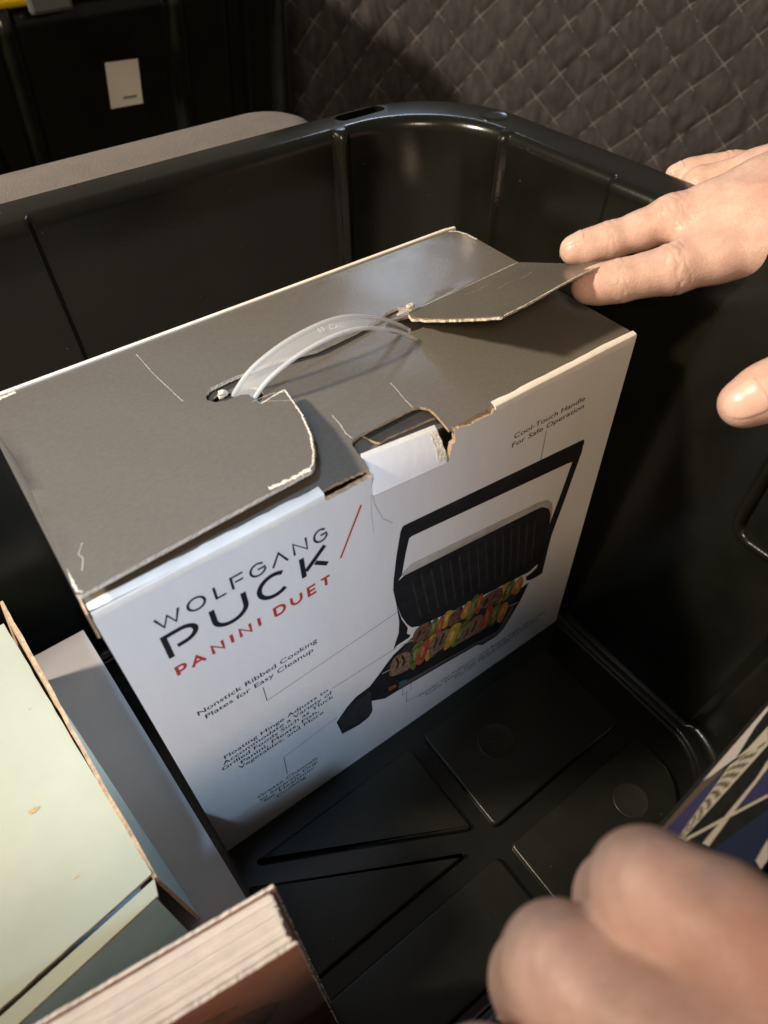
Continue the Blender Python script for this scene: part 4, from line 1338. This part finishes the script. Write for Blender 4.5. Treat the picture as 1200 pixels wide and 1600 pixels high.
tb = thing('lidded_bin', 'black ribbed storage bin with yellow lid and white sticker in the background', 'storage bin', (0.2, 0.76, -0.012))
def back_bin():
    y0 = 0.62
    nx_, nz_ = 260, 14
    x0, x1 = -0.16, 0.440
    V, F = [], []
    ribs = [(-0.06, 0.030, 0.012), (0.045, 0.010, 0.008), (0.094, 0.020, 0.012), (0.150, 0.009, 0.010), (0.305, 0.009, 0.010), (0.372, 0.014, -0.012), (0.425, 0.016, 0.012)]
    for j in range(nz_ + 1):
        z = -0.011 + 0.278 * j / nz_
        for i in range(nx_ + 1):
            x_ = x0 + (x1 - x0) * i / nx_
            d = 0
            for c, w_, h in ribs:
                cc = c + 0.06 * (z - 0.2) * (1 if c > 0.1 else -1)
                d += h * sstep(w_, w_ * 0.45, abs(x_ - cc)) if abs(x_ - cc) < w_ else 0
            edge = 0.05 * max(0, (x_ - 0.418) / 0.022) ** 2
            V.append((x_, y0 - 0.10 * z + 0.02 - d + edge, z))
    for j in range(nz_):
        for i in range(nx_):
            a = j * (nx_ + 1) + i
            F.append((a, a + 1, a + nx_ + 2, a + nx_ + 1))
    o = mk('bin_wall', V, F, 'plastic', tb, smooth=True)
    md = o.modifiers.new('t', 'SOLIDIFY')
    md.thickness = 0.004
    md.offset = 0
    box('bin_body', (-0.15, 0.655, -0.0115), (0.395, 0.96, 0.262), 'plastic', tb, bevel=0.01)
    LD = rounded_slab('yellow_lid', (-0.19, 0.600, 0.2655), (0.43, 0.99, 0.285), 0.006, 'yellow', tb, plan=0.05)
    box('lid_clip', (0.1745, 0.590, 0.2605), (0.2110, 0.6005, 0.285), 'clip', tb, bevel=0.003)
    # sticker lies on the wall plane
    def sp(x_, z, d):
        return (x_, y0 - 0.10 * z + 0.02 - d, z)
    lb = [(0.2310, 0.2126), (0.2633, 0.2106), (0.2590, 0.1719), (0.2262, 0.1732)]
    V = [sp(a, b, 0.0026) for a, b in lb] + [sp(a, b, 0.0030) for a, b in lb]
    S = mk('sticker', V, [(0, 1, 2, 3), (4, 7, 6, 5), (0, 4, 5, 1), (1, 5, 6, 2), (2, 6, 7, 3), (3, 7, 4, 0)], 'sticker', tb, label='small white paper sticker')
    lb = [(0.2405, 0.1815), (0.2545, 0.1808), (0.2543, 0.1785), (0.2403, 0.1792)]
    mk('sticker_print', [sp(a, b, 0.0032) for a, b in lb], [(0, 1, 2, 3)], 'stickerprint', tb)
back_bin()


# ------------------------------------------------------------------ hands
def capd(P, a, b, ra, rb):
    ab = b - a
    l2 = float(ab @ ab)
    pa = P - a
    t = np.clip((pa @ ab) / max(l2, 1e-12), 0, 1)
    d = pa - t[..., None] * ab
    return np.sqrt((d * d).sum(-1)) - (ra + (rb - ra) * t), t


def smin(a, b, k):
    h = np.maximum(k - np.abs(a - b), 0) / k
    return np.minimum(a, b) - h * h * k * 0.25


class Hand:
    def __init__(self, fingers, palm, k_palm=0.010, k_web=0.006, creases=(), bumps=()):
        self.f = [np.array(f, dtype=np.float64) for f in fingers]
        self.palm = [(np.array(a[:3]), np.array(b[:3]), a[3], b[3]) for a, b in palm]
        self.kp, self.kw = k_palm, k_web
        self.cr = creases            # (finger index, joint index, [offsets along the finger], depth, width, dorsal vector)
        self.bm = bumps

    def sdf(self, P):
        P = np.asarray(P, dtype=np.float64)
        pal = None
        for a, b, ra, rb in self.palm:
            d, _ = capd(P, a, b, ra, rb)
            pal = d if pal is None else smin(pal, d, self.kp)
        fin = None
        for fi, f in enumerate(self.f):
            g = None
            for i in range(len(f) - 1):
                d, t = capd(P, f[i, :3], f[i + 1, :3], f[i, 3], f[i + 1, 3])
                g = d if g is None else smin(g, d, 0.004)
            for (ci, ji, offs, dep, wid, dv) in self.cr:
                if ci != fi:
                    continue
                ax = f[min(ji + 1, len(f) - 1), :3] - f[ji - 1, :3]
                ax = ax / np.linalg.norm(ax)
                q = P - f[ji, :3]
                s = q @ ax
                dv = np.array(dv) / np.linalg.norm(dv)
                side = np.clip((q @ dv) / f[ji, 3], -1, 1)
                lat = q @ np.cross(ax, dv)
                near = np.exp(-((q * q).sum(-1)) / (2 * (1.5 * f[ji, 3]) ** 2))
                for oi, of in enumerate(offs):
                    wob = 0.0008 * np.sin(lat * 500 + oi * 2.1) + 0.0005 * np.sin(lat * 1300 + oi)
                    g = g + dep * near * np.clip(side + 0.25, 0, 1) * np.exp(-((s - of + wob) / wid) ** 2)
            fin = g if fin is None else smin(fin, g, 0.0022)
        d = smin(pal, fin, self.kw)
        for c, r, h in self.bm:
            q = P - np.array(c)
            d = d - h * np.exp(-(q * q).sum(-1) / (r * r))
        return d

    def mesh(self, vox, lo, hi):
        n = [int((hi[i] - lo[i]) / vox) + 2 for i in range(3)]
        ax = [lo[i] + vox * np.arange(n[i]) for i in range(3)]
        # coarse pass, then only the voxels near the surface
        K = 5
        nc = [-(-k // K) for k in n]
        cx = [lo[i] + vox * (K * np.arange(nc[i]) + (K - 1) / 2) for i in range(3)]
        PC = np.stack(np.meshgrid(*cx, indexing='ij'), -1).reshape(-1, 3)
        GC = self.sdf(PC).reshape(nc)
        G = GC.astype(np.float32)
        nearc = np.abs(GC) < vox * K * 1.25
        for a_ in range(3):
            G = np.repeat(G, K, axis=a_)
            nearc = np.repeat(nearc, K, axis=a_)
        G = np.ascontiguousarray(G[:n[0], :n[1], :n[2]])
        nearc = nearc[:n[0], :n[1], :n[2]]
        I = np.argwhere(nearc)
        for q0 in range(0, len(I), 200000):
            J = I[q0:q0 + 200000]
            G[J[:, 0], J[:, 1], J[:, 2]] = self.sdf(np.array(lo) + vox * J)
        # close the surface at the limits
        G[0] = G[-1] = 0.001
        G[:, 0] = G[:, -1] = 0.001
        G[:, :, 0] = G[:, :, -1] = 0.001
        ins = G < 0
        cs = np.zeros([k - 1 for k in n], dtype=np.int8)
        for dx in (0, 1):
            for dy in (0, 1):
                for dz in (0, 1):
                    cs += ins[dx:n[0] - 1 + dx, dy:n[1] - 1 + dy, dz:n[2] - 1 + dz]
        act = (cs > 0) & (cs < 8)
        idx = -np.ones(act.shape, dtype=np.int64)
        cells = np.argwhere(act)
        idx[act] = np.arange(len(cells))
        acc = np.zeros((len(cells), 3))
        cnt = np.zeros(len(cells))
        corners = [(a, b, c) for a in (0, 1) for b in (0, 1) for c in (0, 1)]
        for a in corners:
            for ax_ in range(3):
                if a[ax_]:
                    continue
                b = list(a)
                b[ax_] = 1
                va = G[cells[:, 0] + a[0], cells[:, 1] + a[1], cells[:, 2] + a[2]]
                vb = G[cells[:, 0] + b[0], cells[:, 1] + b[1], cells[:, 2] + b[2]]
                mk_ = (va < 0) != (vb < 0)
                t = np.where(mk_, va / np.where(mk_, va - vb, 1), 0)
                p = np.array(a, dtype=float)[None] + t[:, None] * (np.array(b) - np.array(a))[None]
                acc += np.where(mk_[:, None], p, 0)
                cnt += mk_
        V = np.array(lo) + vox * (cells + acc / cnt[:, None])
        F = []
        for a in range(3):
            b, c = (a + 1) % 3, (a + 2) % 3
            sl0 = [slice(None)] * 3
            sl1 = [slice(None)] * 3
            sl0[a], sl1[a] = slice(0, -1), slice(1, None)
            e = np.argwhere(ins[tuple(sl0)] != ins[tuple(sl1)])
            e = e[(e[:, b] > 0) & (e[:, c] > 0) & (e[:, b] < n[b] - 1) & (e[:, c] < n[c] - 1)]
            q = []
            for ob, oc in ((0, 0), (-1, 0), (-1, -1), (0, -1)):
                o = e.copy()
                o[:, b] += ob
                o[:, c] += oc
                q.append(idx[o[:, 0], o[:, 1], o[:, 2]])
            q = np.stack(q, 1)
            flip = ins[e[:, 0], e[:, 1], e[:, 2]]
            q = np.where(flip[:, None], q, q[:, ::-1])
            F.append(q)
        F = np.concatenate(F)
        return V, F


def hand_object(name, label, H, lo, hi, vox, reds, origin):
    V, F = H.mesh(vox, lo, hi)
    root = thing(name, label, 'hand', origin)
    me = bpy.data.meshes.new('skin')
    off = np.array(origin)
    me.from_pydata((V - off).tolist(), [], F.tolist())
    me.materials.append(M['skin'])
    me.polygons.foreach_set('use_smooth', [True] * len(me.polygons))
    at = me.attributes.new('redness', 'FLOAT', 'POINT')
    r = np.zeros(len(V))
    for c, rr, am in reds:
        q = V - np.array(c[:3])
        r += am * np.exp(-(q * q).sum(1) / (rr * rr))
    at.data.foreach_set('value', np.clip(r, 0, 0.9).astype(np.float32))
    o = link('skin', me, root)
    md = o.modifiers.new('smooth', 'SMOOTH')
    md.factor = 0.5
    md.iterations = 2
    return root, o


def nail(H, tip, back, dorsal, width, length, parent, start=0.0):
    """nail plate that follows the finger surface"""
    tip, back, dn = np.array(tip[:3]), np.array(back[:3]), np.array(dorsal, dtype=float)
    ax = (tip - back) / np.linalg.norm(tip - back)
    dn = dn - ax * (dn @ ax)
    dn /= np.linalg.norm(dn)
    bn = np.cross(ax, dn)
    nu, nv = 17, 17
    V, F = [], []
    CC, DD, HH = [], [], []
    for j in range(nv):
        v = j / (nv - 1)
        for i in range(nu):
            u = 2 * i / (nu - 1) - 1
            # rounded outline (superellipse)
            vv_ = 2 * v - 1
            k = (1 - abs(vv_) ** 3.2) ** (1 / 3.2)
            uu = u * max(0.10, k)
            c = tip + ax * (start + length * (v - 0.5))
            d = dn * math.cos(uu * width) + bn * math.sin(uu * width)
            rim = max(abs(u), abs(vv_))
            h = 0.00035 if rim < 0.86 else (0.00020 if rim < 0.95 else -0.0004)
            CC.append(c)
            DD.append(d)
            HH.append(h)
    CC, DD = np.array(CC), np.array(DD)
    s = np.full(len(CC), 0.013)
    for _ in range(14):
        s -= H.sdf(CC + DD * s[:, None])
    V = CC + DD * (s + np.array(HH))[:, None]
    for j in range(nv - 1):
        for i in range(nu - 1):
            a = j * nu + i
            F.append((a, a + 1, a + nu + 1, a + nu))
    return mk('fingernail', [tuple(p) for p in V], F, 'nail', parent, smooth=True)


# hand from the right, lifting the flap between index and middle finger
idx_f = [(0.31591, -0.02982, 0.26723, 0.01217), (0.29644, -0.01683, 0.25877, 0.01188), (0.28201, -0.00683, 0.25475, 0.01037), (0.26686, 0.00287, 0.25012, 0.0102), (0.25806, 0.00927, 0.24766, 0.0086), (0.24958, 0.01541, 0.24517, 0.00866), (0.24292, 0.02096, 0.24319, 0.00787), (0.23944, 0.02384, 0.2422, 0.00705)]
mid_f = [(0.33417, -0.01106, 0.27744, 0.01204), (0.31633, 0.00339, 0.27095, 0.01117), (0.29998, 0.01356, 0.26468, 0.0099), (0.28598, 0.0222, 0.25985, 0.00971), (0.27505, 0.02878, 0.25505, 0.00808), (0.26424, 0.03596, 0.25078, 0.00801), (0.25711, 0.0411, 0.24824, 0.00732), (0.25178, 0.0448, 0.2469, 0.00647)]
rin_f = [(0.35664, 0.00018, 0.2787, 0.01089), (0.33723, 0.01842, 0.26881, 0.00917), (0.32139, 0.0335, 0.26111, 0.00849), (0.3213, 0.04251, 0.25022, 0.00788), (0.32782, 0.04683, 0.23651, 0.00723)]
pin_f = [(0.36745, 0.00366, 0.27883, 0.00993), (0.34964, 0.01987, 0.26823, 0.00723), (0.33948, 0.03253, 0.26575, 0.00673), (0.3332, 0.03981, 0.26391, 0.00617), (0.32781, 0.04513, 0.26243, 0.0059), (0.32252, 0.04882, 0.2611, 0.00514)]
thu_f = [(0.29674, -0.07317, 0.25962, 0.01396), (0.26372, -0.07103, 0.2467, 0.01194), (0.24996, -0.06732, 0.23961, 0.01083), (0.24324, -0.06397, 0.23591, 0.01067), (0.23698, -0.06101, 0.23217, 0.00953)]
wrist = [(0.35315, -0.07354, 0.27795, 0.02976), (0.33953, -0.06125, 0.27745, 0.02873)]
palm = [(idx_f[0], [(0.33015, -0.06127, 0.27253, 0.01999)][0]), (mid_f[0], [(0.34426, -0.05251, 0.27569, 0.02057)][0]), (rin_f[0], [(0.35746, -0.04496, 0.27745, 0.01852)][0]), (pin_f[0], [(0.36846, -0.04035, 0.27582, 0.01631)][0]),
        ([(0.28224, 0.00658, 0.2569, 0.00557)][0], [(0.30043, -0.00357, 0.26549, 0.01095)][0]), ([(0.30043, -0.00357, 0.26549, 0.01095)][0], [(0.31477, -0.02006, 0.27134, 0.01465)][0]), ([(0.31716, 0.01441, 0.26887, 0.00401)][0], [(0.3375, -0.00329, 0.27694, 0.01284)][0]),
        (thu_f[0], [(0.3294, -0.07213, 0.2666, 0.01984)][0]), ([(0.33829, -0.05545, 0.27578, 0.02281)][0], [(0.37989, -0.10268, 0.28066, 0.02406)][0])]
tocam = (-0.45, -0.62, 0.75)
upv = (0.05, -0.35, 0.95)
HA = Hand([idx_f, mid_f, rin_f, pin_f, thu_f], palm, k_palm=0.016, k_web=0.010,
          creases=[(0, 3, [-0.0034, -0.0012, 0.0008, 0.0034], 0.00036, 0.00055, upv), (1, 3, [-0.0036, -0.001, 0.0016, 0.0042], 0.00036, 0.00055, upv),
                   (0, 5, [-0.0012, 0.0010], 0.00032, 0.00055, upv), (1, 5, [-0.0012, 0.0010], 0.00032, 0.00055, upv),
                   (0, 3, [0.0004], 0.0006, 0.0008, (-0.3, -0.85, -0.5)), (0, 5, [0.0004], 0.0004, 0.0007, (-0.3, -0.85, -0.5)), (3, 2, [0.0, 0.002], 0.0004, 0.0006, upv),
                   (4, 2, [-0.001, 0.0018], 0.0006, 0.0007, tocam)])
allp = np.array(idx_f + mid_f + rin_f + pin_f + thu_f)
lo = allp[:, :3].min(0) - 0.014
hi = allp[:, :3].max(0) + 0.014
hi[0] += 0.03
reds = [(idx_f[0], 0.016, 0.35), (mid_f[0], 0.014, 0.30), (idx_f[3], 0.010, 0.16), (idx_f[7], 0.008, 0.30), (mid_f[7], 0.007, 0.22), (thu_f[4], 0.012, 0.22), (idx_f[1], 0.012, 0.10), ([(0.29853, -0.00856, 0.2784)][0], 0.007, 0.30)]
hand1, skin1 = hand_object('hand', 'hand reaching in from the right, lifting the black flap between two fingers', HA, lo, hi, 0.00055, reds, tuple(idx_f[0][:3]))
nail(HA, thu_f[4], thu_f[3], (-0.52, -0.38, 0.76), 0.80, 0.0150, hand1, start=0.0015)
nail(HA, mid_f[7], mid_f[6], (0.05, 0.15, 0.97), 0.85, 0.0115, hand1, start=0.001)
nail(HA, pin_f[5], pin_f[4], (-0.05, 0.05, 0.98), 0.80, 0.0085, hand1, start=0.001)

# near hand, knuckles towards the camera, fingers curled down over the patterned box
i2 = [(0.07093, -0.17844, 0.26558, 0.01029), (0.06671, -0.16277, 0.26441, 0.01036), (0.06233, -0.15162, 0.26107, 0.01026), (0.06583, -0.14984, 0.2384, 0.00992), (0.07075, -0.15133, 0.21534, 0.00904), (0.07659, -0.15574, 0.19598, 0.0085)]
m2 = [(0.05159, -0.17862, 0.25805, 0.01031), (0.04792, -0.16337, 0.25548, 0.01027), (0.04281, -0.15024, 0.25327, 0.01018), (0.04398, -0.14901, 0.2276, 0.00992), (0.04692, -0.15119, 0.20298, 0.00904), (0.05165, -0.15626, 0.18255, 0.0085)]
r2 = [(0.03395, -0.17971, 0.24527, 0.01029), (0.02794, -0.16574, 0.24186, 0.00992), (0.02169, -0.15499, 0.23453, 0.00948), (0.02098, -0.15543, 0.20932, 0.00918), (0.0225, -0.15877, 0.18308, 0.00879)]
palm2 = [(i2[0], [(0.07178, -0.19731, 0.268, 0.01378)][0]), (m2[0], [(0.06028, -0.19733, 0.26197, 0.01378)][0]), (r2[0], [(0.04965, -0.19823, 0.25301, 0.01405)][0]), ([(0.06229, -0.17966, 0.26013, 0.01132)][0], [(0.06603, -0.19732, 0.26498, 0.0147)][0])]
HB = Hand([i2, m2, r2], palm2, k_palm=0.02, k_web=0.006, creases=[(0, 2, [-0.004, -0.001, 0.003], 0.0004, 0.0010, tocam), (1, 2, [-0.005, -0.0005, 0.003], 0.0004, 0.0010, tocam)],
          bumps=[([(0.06043, -0.14786, 0.2711)][0], 0.006, 0.0014), ([(0.04138, -0.14697, 0.26317)][0], 0.006, 0.0014), ([(0.06519, -0.15404, 0.27161)][0], 0.005, -0.0010), ([(0.04572, -0.15311, 0.26349)][0], 0.005, -0.0010), ([(0.06514, -0.16733, 0.27372)][0], 0.008, 0.0016), ([(0.04735, -0.16914, 0.26304)][0], 0.008, 0.0016)])
allp = np.array(i2 + m2 + r2)
lo = allp[:, :3].min(0) - 0.014
hi = allp[:, :3].max(0) + 0.014
reds = [(i2[0], 0.014, 0.30), (m2[0], 0.014, 0.30), ([(0.06317, -0.16825, 0.27472)][0], 0.012, 0.35), (i2[2], 0.010, 0.12), (m2[2], 0.010, 0.12)]
hand2, skin2 = hand_object('hand', 'blurred near hand with bent knuckles gripping the patterned box', HB, lo, hi, 0.0008, reds, tuple(i2[0][:3]))
